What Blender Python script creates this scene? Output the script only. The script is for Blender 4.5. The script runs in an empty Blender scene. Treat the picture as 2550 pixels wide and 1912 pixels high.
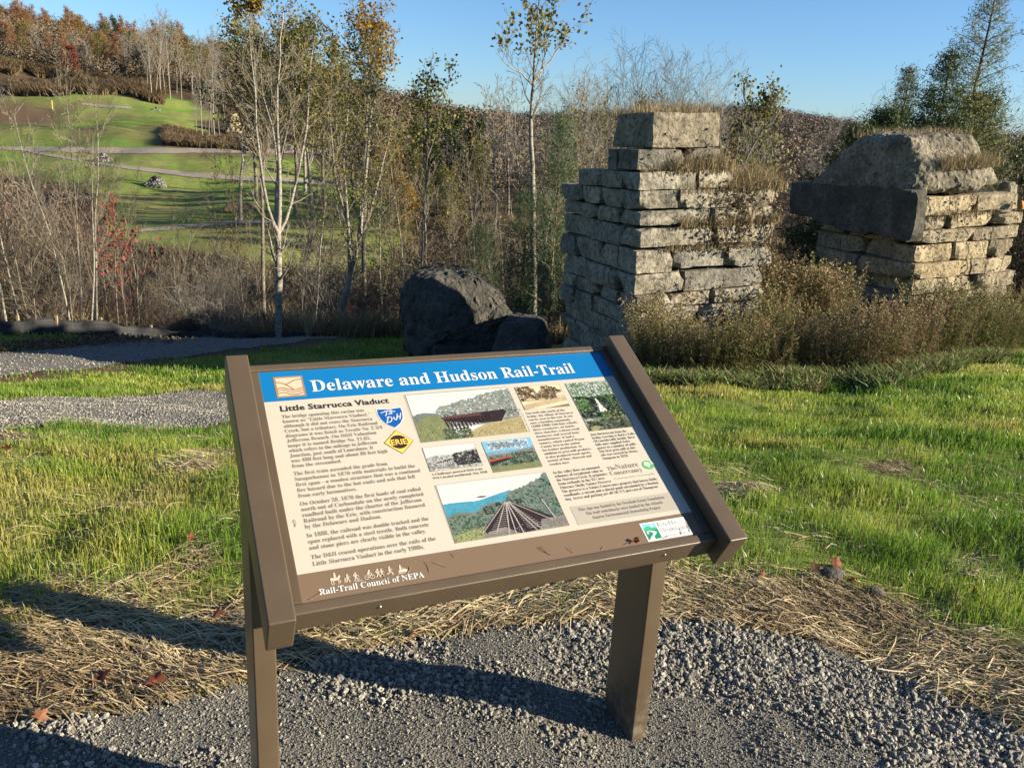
import bpy, math, random
import numpy as np
from mathutils import Vector, Matrix

# ---------------------------------------------------------------- camera, sky, sun, exposure
SC = bpy.context.scene
COL = SC.collection
EYE = 1.6
CAMM = np.array([[0.998299346, 0.0582959351, 0.0],
                 [0.01688451, -0.28914184, 0.95713735],
                 [0.05579722, -0.95550959, -0.28963441]])      # image axes (right, down, forward) -> world
FPX, CX, CY = 2040.0, 1275.0, 956.0
cam_d = bpy.data.cameras.new('camera'); cam = bpy.data.objects.new('camera', cam_d); COL.objects.link(cam)
cam_d.sensor_width = 36.0; cam_d.lens = 36.0*FPX/2550.0
cam_d.clip_start = 0.05; cam_d.clip_end = 6000
xw = CAMM @ np.array([1, 0, 0]); yw = -(CAMM @ np.array([0, 1, 0])); zw = -(CAMM @ np.array([0, 0, 1]))
cam.matrix_world = Matrix(((xw[0], yw[0], zw[0], 0), (xw[1], yw[1], zw[1], 0), (xw[2], yw[2], zw[2], EYE), (0, 0, 0, 1)))
SC.camera = cam
SC.render.resolution_x = 1024; SC.render.resolution_y = 767

SUN_EL = math.radians(18.5)
SUN_H = np.array([0.979, -0.204])
SUNV = Vector((SUN_H[0]*math.cos(SUN_EL), SUN_H[1]*math.cos(SUN_EL), math.sin(SUN_EL)))
W = bpy.data.worlds.new('World'); SC.world = W; W.use_nodes = True
nt = W.node_tree; nt.nodes.clear()
sky = nt.nodes.new('ShaderNodeTexSky'); sky.sky_type = 'NISHITA'; sky.sun_disc = False
sky.sun_elevation = SUN_EL; sky.sun_rotation = math.atan2(SUNV.x, SUNV.y)
sky.altitude = 400; sky.air_density = 1.0; sky.dust_density = 0.5; sky.ozone_density = 6.0
bg = nt.nodes.new('ShaderNodeBackground'); bg.inputs['Strength'].default_value = 0.062
wo = nt.nodes.new('ShaderNodeOutputWorld')
nt.links.new(sky.outputs[0], bg.inputs['Color']); nt.links.new(bg.outputs[0], wo.inputs['Surface'])
sl = bpy.data.lights.new('sun', 'SUN'); sl.energy = 5.0; sl.angle = math.radians(0.53); sl.color = (1.0, 0.89, 0.70)
so = bpy.data.objects.new('sun', sl); COL.objects.link(so)
so.rotation_euler = SUNV.to_track_quat('Z', 'Y').to_euler()
SC.view_settings.view_transform = 'Standard'; SC.view_settings.look = 'None'
SC.view_settings.exposure = 1.6; SC.view_settings.gamma = 1.0
SC.cycles.max_bounces = 6; SC.cycles.diffuse_bounces = 3; SC.cycles.glossy_bounces = 2
SC.cycles.transmission_bounces = 3; SC.cycles.transparent_max_bounces = 4
SC.cycles.caustics_reflective = False; SC.cycles.caustics_refractive = False

# ---------------------------------------------------------------- helpers
def ray(px, py):
    d = CAMM @ np.array([(px-CX)/FPX, (py-CY)/FPX, 1.0])
    return d/d[1]
def P(px, py, y):
    """world point seen in that direction at forward distance y"""
    d = ray(px, py); return np.array([d[0]*y, y, EYE+d[2]*y])
def wz(px, py, y): return EYE+ray(px, py)[2]*y

def smooth(t): t = np.clip(t, 0, 1); return t*t*(3-2*t)
def _h(ix, iy, iz, s):
    n = (ix.astype(np.int64)*374761393+iy.astype(np.int64)*668265263+iz.astype(np.int64)*2147483647+s*1274126177) & 0xffffffff
    n = ((n ^ (n >> 13))*1274126177) & 0xffffffff
    n = ((n ^ (n >> 15))*2246822519) & 0xffffffff
    return ((n ^ (n >> 16)) & 0xffffff)/float(0xffffff)
def vnoise(x, y, z=0.0, s=0):
    x, y, z = np.broadcast_arrays(np.asarray(x, float), np.asarray(y, float), np.asarray(z, float))
    ix, iy, iz = np.floor(x), np.floor(y), np.floor(z)
    fx, fy, fz = x-ix, y-iy, z-iz
    fx, fy, fz = fx*fx*(3-2*fx), fy*fy*(3-2*fy), fz*fz*(3-2*fz)
    r = 0
    for a in (0, 1):
        for b in (0, 1):
            for c in (0, 1):
                w = (fx if a else 1-fx)*(fy if b else 1-fy)*(fz if c else 1-fz)
                r = r+w*_h(ix+a, iy+b, iz+c, s)
    return r
def fbm(x, y, z=0.0, s=0, o=3):
    r = 0; a = 0.5; t = 0
    for k in range(o):
        r = r+a*vnoise(np.asarray(x)*2**k, np.asarray(y)*2**k, np.asarray(z)*2**k, s+k*7); t += a; a *= .5
    return r/t

def tag(o, label=None, cat=None, group=None, kind=None):
    if label: o['label'] = label
    if cat: o['category'] = cat
    if group: o['group'] = group
    if kind: o['kind'] = kind
    return o
def empty(name, loc, rz=0.0, label=None, cat=None, group=None):
    o = bpy.data.objects.new(name, None); COL.objects.link(o)
    o.location = loc; o.rotation_euler = (0, 0, rz); o.empty_display_size = .1
    return tag(o, label, cat, group)

class Geo:
    def __init__(s): s.V = []; s.n = 0; s.F = {3: [], 4: []}; s.M = {3: [], 4: []}; s.R = []; s.S = []
    def add(s, V, F, mi=0, rnd=0.5):
        V = np.asarray(V, float).reshape(-1, 3); F = np.asarray(F, np.int64)
        k = F.shape[1]
        s.V.append(V); s.F[k].append(F+s.n); s.M[k].append(np.full(len(F), mi, np.int32) if np.isscalar(mi) else np.asarray(mi, np.int32))
        s.R.append(np.full(len(V), rnd) if np.isscalar(rnd) else np.asarray(rnd, float)); s.n += len(V)
    def addF(s, V, Fs, mi=0, rnd=0.5):
        """several face arrays over one vertex array"""
        V = np.asarray(V, float).reshape(-1, 3)
        for F in Fs:
            F = np.asarray(F, np.int64)
            if not len(F): continue
            s.F[F.shape[1]].append(F+s.n); s.M[F.shape[1]].append(np.full(len(F), mi, np.int32))
        s.V.append(V); s.R.append(np.full(len(V), rnd) if np.isscalar(rnd) else np.asarray(rnd, float)); s.n += len(V)
    def mesh(s, name, mats, smooth_=False):
        V = np.concatenate(s.V) if s.V else np.zeros((0, 3))
        m = bpy.data.meshes.new(name)
        T = [np.concatenate(s.F[k]) if s.F[k] else np.zeros((0, k), np.int64) for k in (3, 4)]
        MI = np.concatenate([np.concatenate(s.M[k]) if s.M[k] else np.zeros(0, np.int32) for k in (3, 4)])
        nf = len(T[0])+len(T[1])
        m.vertices.add(len(V)); m.vertices.foreach_set('co', V.astype(np.float32).ravel())
        loops = np.concatenate([T[0].ravel(), T[1].ravel()]).astype(np.int32)
        m.loops.add(len(loops)); m.loops.foreach_set('vertex_index', loops)
        st = np.concatenate([np.arange(len(T[0]))*3, len(T[0])*3+np.arange(len(T[1]))*4]).astype(np.int32)
        m.polygons.add(nf); m.polygons.foreach_set('loop_start', st)
        m.polygons.foreach_set('material_index', MI.astype(np.int32))
        m.polygons.foreach_set('use_smooth', np.full(nf, smooth_, bool))
        for mt in (mats if isinstance(mats, (list, tuple)) else [mats]): m.materials.append(mt)
        m.update(calc_edges=True)
        a = m.attributes.new('rnd', 'FLOAT', 'POINT'); a.data.foreach_set('value', np.concatenate(s.R).astype(np.float32) if s.R else np.zeros(0, np.float32))
        return m
    def build(s, name, mats, parent=None, smooth_=False):
        o = bpy.data.objects.new(name, s.mesh(name, mats, smooth_)); COL.objects.link(o)
        if parent: o.parent = parent
        return o
def obj(name, mesh, parent=None):
    o = bpy.data.objects.new(name, mesh); COL.objects.link(o)
    if parent: o.parent = parent
    return o

def box_vf(x0, x1, y0, y1, z0, z1):
    V = [(x, y, z) for z in (z0, z1) for y in (y0, y1) for x in (x0, x1)]
    F = [(0, 2, 3, 1), (4, 5, 7, 6), (0, 1, 5, 4), (2, 6, 7, 3), (0, 4, 6, 2), (1, 3, 7, 5)]
    return np.array(V, float), np.array(F)
def grid_box(nx, ny, nz):
    """unit cube [-.5,.5] with gridded faces, welded"""
    idx = {}; V = []; F = []
    def v(i, j, k):
        if (i, j, k) not in idx: idx[(i, j, k)] = len(V); V.append((i/nx-.5, j/ny-.5, k/nz-.5))
        return idx[(i, j, k)]
    for i in range(nx):
        for j in range(ny):
            F.append((v(i, j, 0), v(i, j+1, 0), v(i+1, j+1, 0), v(i+1, j, 0))); F.append((v(i, j, nz), v(i+1, j, nz), v(i+1, j+1, nz), v(i, j+1, nz)))
    for i in range(nx):
        for k in range(nz):
            F.append((v(i, 0, k), v(i+1, 0, k), v(i+1, 0, k+1), v(i, 0, k+1))); F.append((v(i, ny, k), v(i, ny, k+1), v(i+1, ny, k+1), v(i+1, ny, k)))
    for j in range(ny):
        for k in range(nz):
            F.append((v(0, j, k), v(0, j, k+1), v(0, j+1, k+1), v(0, j+1, k))); F.append((v(nx, j, k), v(nx, j+1, k), v(nx, j+1, k+1), v(nx, j, k+1)))
    return np.array(V), np.array(F)
def ico(sub):
    t = (1+5**.5)/2
    V = [(-1, t, 0), (1, t, 0), (-1, -t, 0), (1, -t, 0), (0, -1, t), (0, 1, t), (0, -1, -t), (0, 1, -t), (t, 0, -1), (t, 0, 1), (-t, 0, -1), (-t, 0, 1)]
    F = [(0, 11, 5), (0, 5, 1), (0, 1, 7), (0, 7, 10), (0, 10, 11), (1, 5, 9), (5, 11, 4), (11, 10, 2), (10, 7, 6), (7, 1, 8), (3, 9, 4), (3, 4, 2), (3, 2, 6), (3, 6, 8), (3, 8, 9), (4, 9, 5), (2, 4, 11), (6, 2, 10), (8, 6, 7), (9, 8, 1)]
    V = [np.array(v, float)/math.sqrt(1+t*t) for v in V]
    for _ in range(sub):
        c = {}; G = []
        def mid(a, b):
            k = (min(a, b), max(a, b))
            if k not in c: m = V[a]+V[b]; V.append(m/np.linalg.norm(m)); c[k] = len(V)-1
            return c[k]
        for a, b, d in F:
            x, y, z = mid(a, b), mid(b, d), mid(d, a); G += [(a, x, z), (b, y, x), (d, z, y), (x, y, z)]
        F = G
    return np.array(V), np.array(F)
def tube(geo, pts, rad, sides=5, mi=0, rnd=.5, cap=False):
    pts = np.asarray(pts, float); n = len(pts); rad = np.broadcast_to(np.asarray(rad, float), (n,))
    t = np.gradient(pts, axis=0); t /= np.linalg.norm(t, axis=1)[:, None]+1e-9
    ref = np.array([0, 0, 1.]) if abs(t[0, 2]) < .8 else np.array([1., 0, 0])
    u = np.cross(t, ref); u /= np.linalg.norm(u, axis=1)[:, None]+1e-9; w = np.cross(t, u)
    a = np.arange(sides)*2*math.pi/sides
    V = pts[:, None]+rad[:, None, None]*(np.cos(a)[None, :, None]*u[:, None]+np.sin(a)[None, :, None]*w[:, None])
    i = np.arange(n-1)[:, None]*sides; j = np.arange(sides)[None]; j2 = (j+1) % sides
    F = np.stack([i+j, i+j2, i+sides+j2, i+sides+j], -1).reshape(-1, 4)
    geo.add(V.reshape(-1, 3), F, mi, rnd)
def scatter(geo, pv, pfs, pos, rot, scl, mi=0, rnd=None, squash=None, jit=None):
    """copies of proto vertices pv / face arrays pfs: pos (n,3), rot (n,3,3), scl (n,) or (n,3)"""
    n = len(pos)
    if n == 0: return
    scl = np.asarray(scl, float)
    if scl.ndim == 1: scl = np.repeat(scl[:, None], 3, 1)
    V = pv[None]*scl[:, None, :]
    V = np.einsum('nij,nkj->nki', rot, V)+pos[:, None]
    k = len(pv); off = (np.arange(n)*k)[:, None, None]
    R = np.repeat(np.asarray(rnd if rnd is not None else np.random.rand(n)), k)
    base = geo.n
    for pf in pfs:
        F = (pf[None]+off).reshape(-1, pf.shape[1])
        geo.F[F.shape[1]].append(F+base); geo.M[F.shape[1]].append(np.full(len(F), mi, np.int32))
    geo.V.append(V.reshape(-1, 3)); geo.R.append(R); geo.n += n*k
def rotz(a):
    c, s = np.cos(a), np.sin(a); z = np.zeros_like(c); o = np.ones_like(c)
    return np.stack([np.stack([c, -s, z], -1), np.stack([s, c, z], -1), np.stack([z, z, o], -1)], -2)
def randrot(rs, n):
    q = rs.normal(size=(n, 4)); q /= np.linalg.norm(q, axis=1)[:, None]; w, x, y, z = q.T
    return np.stack([np.stack([1-2*(y*y+z*z), 2*(x*y-z*w), 2*(x*z+y*w)], -1), np.stack([2*(x*y+z*w), 1-2*(x*x+z*z), 2*(y*z-x*w)], -1), np.stack([2*(x*z-y*w), 2*(y*z+x*w), 1-2*(x*x+y*y)], -1)], -2)

# ---------------------------------------------------------------- materials
TONE = 0.62     # one common scale that brings all base colours to measured reflectances
class NT:
    def __init__(s, name):
        s.m = bpy.data.materials.new(name); s.m.use_nodes = True; s.t = s.m.node_tree; s.t.nodes.clear()
        s.out = s.t.nodes.new('ShaderNodeOutputMaterial')
    def n(s, typ, **kw):
        x = s.t.nodes.new('ShaderNode'+typ)
        for k, v in kw.items():
            if k.startswith('i_'):
                key = k[2:]; key = int(key) if key.isdigit() else key.replace('_', ' ')
                if isinstance(v, bpy.types.NodeSocket): s.t.links.new(v, x.inputs[key])
                else: x.inputs[key].default_value = v
            else: setattr(x, k, v)
        return x
    def link(s, a, b): s.t.links.new(a, b)
    def noise(s, scale, detail=4, rough=.55, vec=None, dim='3D'):
        x = s.n('TexNoise', i_Scale=scale, i_Detail=detail, i_Roughness=rough)
        s.link(vec if vec is not None else s.pos(), x.inputs['Vector']); return x.outputs['Fac']
    def pos(s):
        if not hasattr(s, '_p'): s._p = s.n('NewGeometry').outputs['Position']
        return s._p
    def objc(s):
        if not hasattr(s, '_o'): s._o = s.n('TexCoord').outputs['Object']
        return s._o
    def ramp(s, fac, stops):
        x = s.n('ValToRGB'); s.link(fac, x.inputs['Fac']); e = x.color_ramp.elements
        while len(e) < len(stops): e.new(.5)
        for k, (p, c) in enumerate(stops): e[k].position = p; e[k].color = (*c, 1) if len(c) == 3 else c
        return x.outputs['Color']
    def mix(s, a, b, fac, mode='MIX'):
        x = s.n('Mix', data_type='RGBA', blend_type=mode)
        for v, i in ((fac, 0), (a, 6), (b, 7)):
            if isinstance(v, bpy.types.NodeSocket): s.link(v, x.inputs[i])
            else: x.inputs[i].default_value = v if i == 0 else ((*v, 1) if len(v) == 3 else v)
        return x.outputs[2]
    def math(s, op, a, b=0.0, clamp=False):
        x = s.n('Math', operation=op, use_clamp=clamp)
        for v, i in ((a, 0), (b, 1)):
            if isinstance(v, bpy.types.NodeSocket): s.link(v, x.inputs[i])
            else: x.inputs[i].default_value = v
        return x.outputs[0]
    def attr(s, name='rnd'): return s.n('Attribute', attribute_name=name).outputs['Fac']
    def bump(s, h, dist=.01, strength=1.0): return s.n('Bump', i_Height=h, i_Distance=dist, i_Strength=strength).outputs[0]
    def toned(s, col):
        return s.mix(col, (TONE, TONE, TONE), 1.0, 'MULTIPLY') if isinstance(col, bpy.types.NodeSocket) else tuple(c*TONE for c in col)
    def bsdf(s, col, rough=.8, bump=None, spec=.3, metal=0.0, coat=0.0):
        col = s.toned(col)
        b = s.n('BsdfPrincipled')
        for v, k in ((col, 'Base Color'), (rough, 'Roughness'), (metal, 'Metallic')):
            if isinstance(v, bpy.types.NodeSocket): s.link(v, b.inputs[k])
            else: b.inputs[k].default_value = (*v, 1) if (k == 'Base Color' and len(v) == 3) else v
        b.inputs['Specular IOR Level'].default_value = spec
        if coat: b.inputs['Coat Weight'].default_value = coat; b.inputs['Coat Roughness'].default_value = .25
        if bump is not None: s.link(bump, b.inputs['Normal'])
        s.link(b.outputs[0], s.out.inputs['Surface']); return s.m
    def leafy(s, col, trans=.35, rough=.6, spec=.25):
        col = s.toned(col)
        b = s.n('BsdfPrincipled', i_Roughness=rough); s.link(col, b.inputs['Base Color']); b.inputs['Specular IOR Level'].default_value = spec
        t = s.n('BsdfTranslucent'); s.link(col, t.inputs['Color'])
        mx = s.n('MixShader', i_0=trans); s.link(b.outputs[0], mx.inputs[1]); s.link(t.outputs[0], mx.inputs[2])
        s.link(mx.outputs[0], s.out.inputs['Surface']); return s.m
def plain(name, col, rough=.8, spec=.3, metal=0.0): return NT(name).bsdf(col, rough, None, spec, metal)
def leafmat(name, stops, trans=.35, rough=.6, spec=.25):
    t = NT(name); c = t.ramp(t.attr(), stops); return t.leafy(c, trans, rough, spec)
# ---------------------------------------------------------------- terrain heights
# each column: bearing (through a photo column) and a profile of (forward distance, height)
def colprof(px, near, far, rim):
    b = ray(px, 640); th = math.atan2(b[0], 1.0)
    pr = [(0.01, 0), (3.1, 0.0)]+near
    zr = near[-1][1]
    for k, (d, z) in enumerate(rim): pr.append((d, z))
    for d, py in far: pr.append((d, wz(px, py, d)))
    return th, pr
NEARL = [(4.2, -.22), (6, -.72), (8, -1.26), (10, -1.80), (12, -2.26), (14.5, -2.62), (16.2, -2.72)]
NEARM = [(4.2, -.22), (6, -.70), (8, -1.20), (10, -1.66), (12, -2.08), (14, -2.42), (18, -2.95)]
NEARQ = [(4.2, -.18), (6, -.50), (8, -.85), (10, -1.22), (12, -1.6), (14, -2.0), (18, -2.7)]
NEARR = [(4.2, -.17), (6, -.48), (8, -.82), (10, -1.18), (12, -1.5), (14, -1.8), (18, -2.4)]
NEARS = [(4.2, -.16), (6, -.45), (8, -.78), (10, -1.1), (12, -1.38), (14, -1.65), (18, -2.2)]
NEART = [(4.2, -.14), (6, -.38), (8, -.62), (10, -.84), (12, -1.03), (14, -1.25), (18, -1.8)]
TH = []
for px, near, rim, far in [
    (-500, NEARL, [(19, -3.7), (25, -6), (36, -9)], [(50, 600), (70, 520), (105, 370), (130, 280), (155, 190), (200, 90), (300, -20), (420, -60), (700, 30), (3000, 340)]),
    (20, NEARL, [(19, -3.7), (25, -6), (36, -9)], [(50, 620), (70, 540), (105, 395), (130, 310), (158, 225), (185, 170), (300, 72), (380, 55), (600, 120), (3000, 300)]),
    (380, NEARL, [(19, -3.7), (25, -6), (36, -9)], [(48, 640), (60, 575), (85, 440), (105, 378), (130, 315), (158, 240), (185, 215), (300, 168), (420, 140), (700, 200), (3000, 320)]),
    (700, NEARM, [(22, -4.8), (30, -8), (42, -9.5)], [(55, 590), (68, 520), (90, 430), (112, 385), (150, 310), (200, 262), (300, 230), (450, 200), (700, 260), (3000, 330)]),
    (1000, NEARM, [(20, -3.4), (28, -7.0), (40, -9)], [(60, 560), (85, 480), (120, 425), (200, 370), (300, 330), (450, 305), (600, 300), (900, 335), (3000, 345)]),
    (1250, NEARM, [(20, -3.4), (30, -7.5), (45, -9)], [(70, 540), (110, 450), (200, 395), (400, 360), (700, 332), (850, 326), (1200, 345), (3000, 352)]),
    (1600, NEARQ, [(21, -3.8), (32, -7.5), (50, -9)], [(80, 520), (150, 430), (300, 370), (500, 335), (700, 308), (850, 306), (1200, 350), (3000, 370)]),
    (1850, NEARR, [(20, -3.6), (32, -7.5), (50, -9)], [(80, 520), (150, 440), (300, 380), (450, 338), (620, 290), (800, 294), (1200, 355), (3000, 385)]),
    (2080, NEARS, [(20, -3.4), (32, -7.0), (50, -8)], [(80, 520), (150, 450), (300, 395), (450, 365), (620, 338), (800, 346), (1200, 380), (3000, 395)]),
    (2560, NEART, [(20, -3.2), (30, -5.5), (50, -7)], [(80, 520), (150, 460), (300, 420), (620, 405), (1200, 412), (3000, 420)]),
    (3100, NEART, [(20, -3.2), (30, -5.5), (50, -7)], [(80, 540), (150, 490), (300, 460), (620, 450), (1200, 450), (3000, 452)])]:
    TH.append(colprof(px, near, far, rim))
RK = np.exp(np.linspace(math.log(.25), math.log(3000), 340))
th_cols = np.array([t[0] for t in TH])
prof = []
for th, pr in TH:
    d = np.array([p[0] for p in pr]); z = np.array([p[1] for p in pr])
    y = RK*math.cos(th)
    zz = np.interp(y, d, z)
    k = np.array([1, 2, 3, 4, 3, 2, 1.]); k /= k.sum()
    zp = np.pad(zz, 3, mode='edge'); zz = np.convolve(zp, k, 'valid')
    prof.append(zz)
prof = np.array(prof)
NTH = 620
A0, A1 = -0.80, 0.80
ths = np.concatenate([np.linspace(A0, A1, NTH), np.linspace(A1, 2*math.pi+A0, 60)[1:-1]])
GR = np.zeros((len(ths), len(RK)))
back = np.interp(RK, [0, 4, 30, 3000], [0, .0, .6, 20.])
for i, t in enumerate(ths):
    tt = t if t <= math.pi else t-2*math.pi
    row = np.array([np.interp(tt, th_cols, prof[:, j]) for j in range(len(RK))]) if abs(tt) <= .95 else None
    if row is None:
        e = prof[0] if tt < 0 else prof[-1]
        w = smooth((abs(tt)-.8)/1.3); row = e*(1-w)+back*w
    GR[i] = row
# smooth across bearings a little
ker = np.ones(25)/25
F0 = np.pad(GR[:NTH], ((12, 12), (0, 0)), mode='edge')
GR[:NTH] = np.apply_along_axis(lambda c: np.convolve(c, ker, 'valid'), 0, F0)
TT, RR = np.meshgrid(ths, RK, indexing='ij')
GX, GY = RR*np.sin(TT), RR*np.cos(TT)
def bumps(x, y):
    r = np.hypot(x, y)
    a = (fbm(x*.9, y*.9, 0, 3)-.5)*.13*smooth((r-1.6)/2)+(fbm(x*1.5, y*1.5, 0, 4)-.5)*.11*smooth((r-2.9)/1.2)*(1-smooth((r-9)/4))            # lumps of the seeded lawn
    a = a+(fbm(x*3.1, y*3.1, 0, 5)-.5)*.05*np.clip((r-1.3)/1.5, 0, 1)*(r < 20)
    a = a+(fbm(x*.09, y*.09, 0, 9)-.5)*np.clip((r-20)/60, 0, 1)*2.2
    a = a+(fbm(x*.018, y*.018, 0, 11)-.5)*np.clip((r-150)/300, 0, 1)*14
    pad = (y < 2.7) & (y > .3)
    a = a+np.where(y < 3.2, (fbm(x*2.2, y*2.2, 0, 21)-.5)*.055, 0)
    return a
def in_flat(x, y):   # 1 on the paths near the camera: flatter there
    return 0
GZ = GR+bumps(GX, GY)
LR0, LR1 = math.log(RK[0]), math.log(RK[-1])
def H(x, y):
    x = np.asarray(x, float); y = np.asarray(y, float); r = np.hypot(x, y); t = np.arctan2(x, y)
    fi = np.clip((t-A0)/(A1-A0)*(NTH-1), 0, NTH-1.001); fr = np.clip((np.log(np.maximum(r, .26))-LR0)/(LR1-LR0)*(len(RK)-1), 0, len(RK)-1.001)
    i = fi.astype(int); j = fr.astype(int); a = fi-i; b = fr-j
    return GZ[i, j]*(1-a)*(1-b)+GZ[i+1, j]*a*(1-b)+GZ[i, j+1]*(1-a)*b+GZ[i+1, j+1]*a*b
def ground_at(px, py, y0=1.0, y1=900):
    """first ground point met along a sight line"""
    d = ray(px, py); ys = np.exp(np.linspace(math.log(y0), math.log(y1), 1500))
    f = EYE+d[2]*ys-H(d[0]*ys, ys); k = np.argmax(f < 0)
    if f[k] >= 0: return np.array([d[0]*y1, y1, float(H(d[0]*y1, y1))])
    a, b = ys[max(k-1, 0)], ys[k]; fa, fb = f[max(k-1, 0)], f[k]; y = a+(b-a)*fa/(fa-fb+1e-12)
    return np.array([d[0]*y, y, EYE+d[2]*y])
def at(px, y): # ground point at forward distance y in the column px
    z = -2.0
    for _ in range(6):
        # find row where ray at this y hits ground height
        lo = (EYE-z)/y; py = 340+lo*2040; d = ray(px, py)
        for _ in range(4):
            py += (EYE+d[2]*y-z)/y*2040*.9; d = ray(px, py)
        z = float(H(d[0]*y, y))
    return np.array([d[0]*y, y, z])
def poly_in(x, y, poly):
    inside = np.zeros(np.shape(x), bool); n = len(poly)
    for i in range(n):
        x0, y0 = poly[i]; x1, y1 = poly[(i+1) % n]
        c = ((y0 > y) != (y1 > y)) & (x < (x1-x0)*(y-y0)/(y1-y0+1e-12)+x0); inside ^= c
    return inside
def gp(pts): return np.array([ground_at(*p)[:2] for p in pts])

# outlines on the ground (traced, then laid on the terrain)
PAD = np.concatenate([gp([(-260, 1830), (0, 1808), (180, 1790), (420, 1750), (620, 1690), (860, 1632), (1040, 1592), (1240, 1560), (1500, 1546), (1720, 1548), (1900, 1572), (2060, 1606), (2210, 1665), (2360, 1745), (2500, 1802), (2700, 1880)]),
                      np.array([(2.2, .9), (1.6, -.6), (-1.6, -.6), (-2.2, .7)])])
PATH_A = np.concatenate([gp([(-250, 1020), (0, 1004), (300, 988), (560, 978), (700, 972), (900, 960), (1150, 950), (1400, 940)]), gp([(1400, 975), (1150, 1000), (900, 1020), (700, 1040), (560, 1058), (300, 1072), (0, 1080), (-250, 1090)])])
PATH_B = np.concatenate([gp([(-250, 905), (0, 880), (250, 858), (430, 838), (560, 828), (700, 818), (860, 806), (985, 800)]), gp([(985, 832), (880, 842), (760, 850), (640, 866), (540, 880), (430, 892), (300, 908), (180, 925), (0, 944), (-250, 960)])])
def near_edge(x, y, poly, w):
    m = poly_in(x, y, poly); return m

def zone(x, y):
    """masks: lawn, straw, soil(brown), wood(forest floor)"""
    n = fbm(x*.6, y*.6, 0, 31); n2 = fbm(x*2.5, y*2.5, 0, 33)
    r = np.hypot(x, y)
    inpad = poly_in(x, y, PAD)
    # straw belt outside the pad
    c = np.array([0.1, 0.9]); 
    dist = edge_dist(x, y, PAD)
    st = (1-smooth((dist-.28-.40*(n-.5)-.06*np.clip(x, 0, 2)+.10*np.clip(-x, 0, 1)*0)/.26))*(y > .6)*(r < 5)
    st = np.where(inpad, 0, st)
    # faint straw patches further out in the lawn
    st = np.maximum(st, smooth((n2-.64)/.12)*.6*(r < 6)*(r > 2))
    so = np.maximum(smooth((n-.66)/.1)*.5, 0)*(r > 4)*(r < 30)*.6
    dB = edge_dist(x, y, PATH_B); so = np.maximum(so, 1-smooth((dB-.3)/.35)) 
    so = np.where((y > 19.5) & (r < 200), smooth((n-.45)/.2)*.8, so)
    return st, so
def edge_dist(x, y, poly):
    x = np.asarray(x, float); y = np.asarray(y, float); d = np.full(x.shape, 1e9); n = len(poly)
    for i in range(n):
        a = poly[i]; b = poly[(i+1) % n]; ab = b-a; t = np.clip(((x-a[0])*ab[0]+(y-a[1])*ab[1])/(ab@ab+1e-12), 0, 1)
        d = np.minimum(d, np.hypot(x-a[0]-t*ab[0], y-a[1]-t*ab[1]))
    return d

# ---- ground mesh
g = Geo()
nr = len(RK); NA = len(ths)
Vg = np.stack([GX, GY, GZ], -1).reshape(-1, 3)
Vg = np.concatenate([Vg, [[0, 0, 0.0]]])
i = np.arange(NA)[:, None]; j = np.arange(nr-1)[None]; i2 = (i+1) % NA
Fq = np.stack([i*nr+j, i*nr+j+1, i2*nr+j+1, i2*nr+j], -1).reshape(-1, 4)
ii = np.arange(NA); Ft = np.stack([np.full(NA, NA*nr), ii*nr, ((ii+1) % NA)*nr], -1)
g.addF(Vg, [Fq, Ft])
xs, ys = Vg[:, 0], Vg[:, 1]
rr = np.hypot(xs, ys)
near = rr < 260
st = np.zeros(len(xs)); so = np.zeros(len(xs)); st[near], so[near] = zone(xs[near], ys[near])
pyv = np.zeros(len(xs))
# the mown hillside across the ravine: lawn between the woods
u = np.divide(xs, ys, out=np.zeros_like(xs), where=ys > .1)
def far_lawn(u, y):
    n = fbm(u*14, np.log(np.maximum(y, 1))*9, 0, 71)
    top = np.interp(u, [-.75, -.62, -.52, -.44, -.40, -.30, -.1], [150, 152, 172, 168, 165, 135, 120])
    right = np.interp(y, [40, 60, 85, 110, 135, 160], [-.14, -.12, -.16, -.29, -.38, -.33])
    low = np.interp(u, [-.75, -.52, -.50, -.40, -.2, -.1], [100, 78, 52, 48, 46, 50])
    return smooth((top-y+6*(n-.5))/5)*smooth((right-u+.03*(n-.5))/.02)*smooth((y-low)/4)
fl = far_lawn(u, ys)*(ys > 30)
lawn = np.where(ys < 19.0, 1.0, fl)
soilfar = (smooth((fbm(xs*.05, ys*.05, 0, 77)-.50)/.12)*.6+smooth((fbm(xs*.3, ys*.3, 0, 78)-.50)/.18)*.75)*(ys > 40)
dirt_spot = np.exp(-(((u+.36)/.07)**2+((ys-112)/9)**2))*1.2+np.exp(-(((u+.60)/.05)**2+((ys-135)/10)**2))
so = np.where(ys > 40, np.clip(soilfar*.5+dirt_spot, 0, 1), so)
gm = g.mesh('ground', [], True)
for nm, arr in (('lawn', lawn), ('straw', st), ('soil', so)):
    a = gm.attributes.new(nm, 'FLOAT', 'POINT'); a.data.foreach_set('value', arr.astype(np.float32))
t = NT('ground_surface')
n1 = t.noise(1.7, 5, .6); n2 = t.noise(14, 4, .6); n3 = t.noise(.12, 4, .6); n4 = t.noise(90, 3, .6)
grass = t.ramp(n1, [(.3, (.12, .19, .03)), (.5, (.22, .29, .05)), (.68, (.34, .33, .09))])
grassf = t.ramp(n3, [(.3, (.17, .32, .045)), (.46, (.28, .39, .065)), (.64, (.38, .38, .12))])
dist = t.n('VectorMath', operation='LENGTH'); t.link(t.pos(), dist.inputs[0])
fd = t.math('MULTIPLY', t.math('SUBTRACT', dist.outputs['Value'], 25.0), .05, True)
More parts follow.
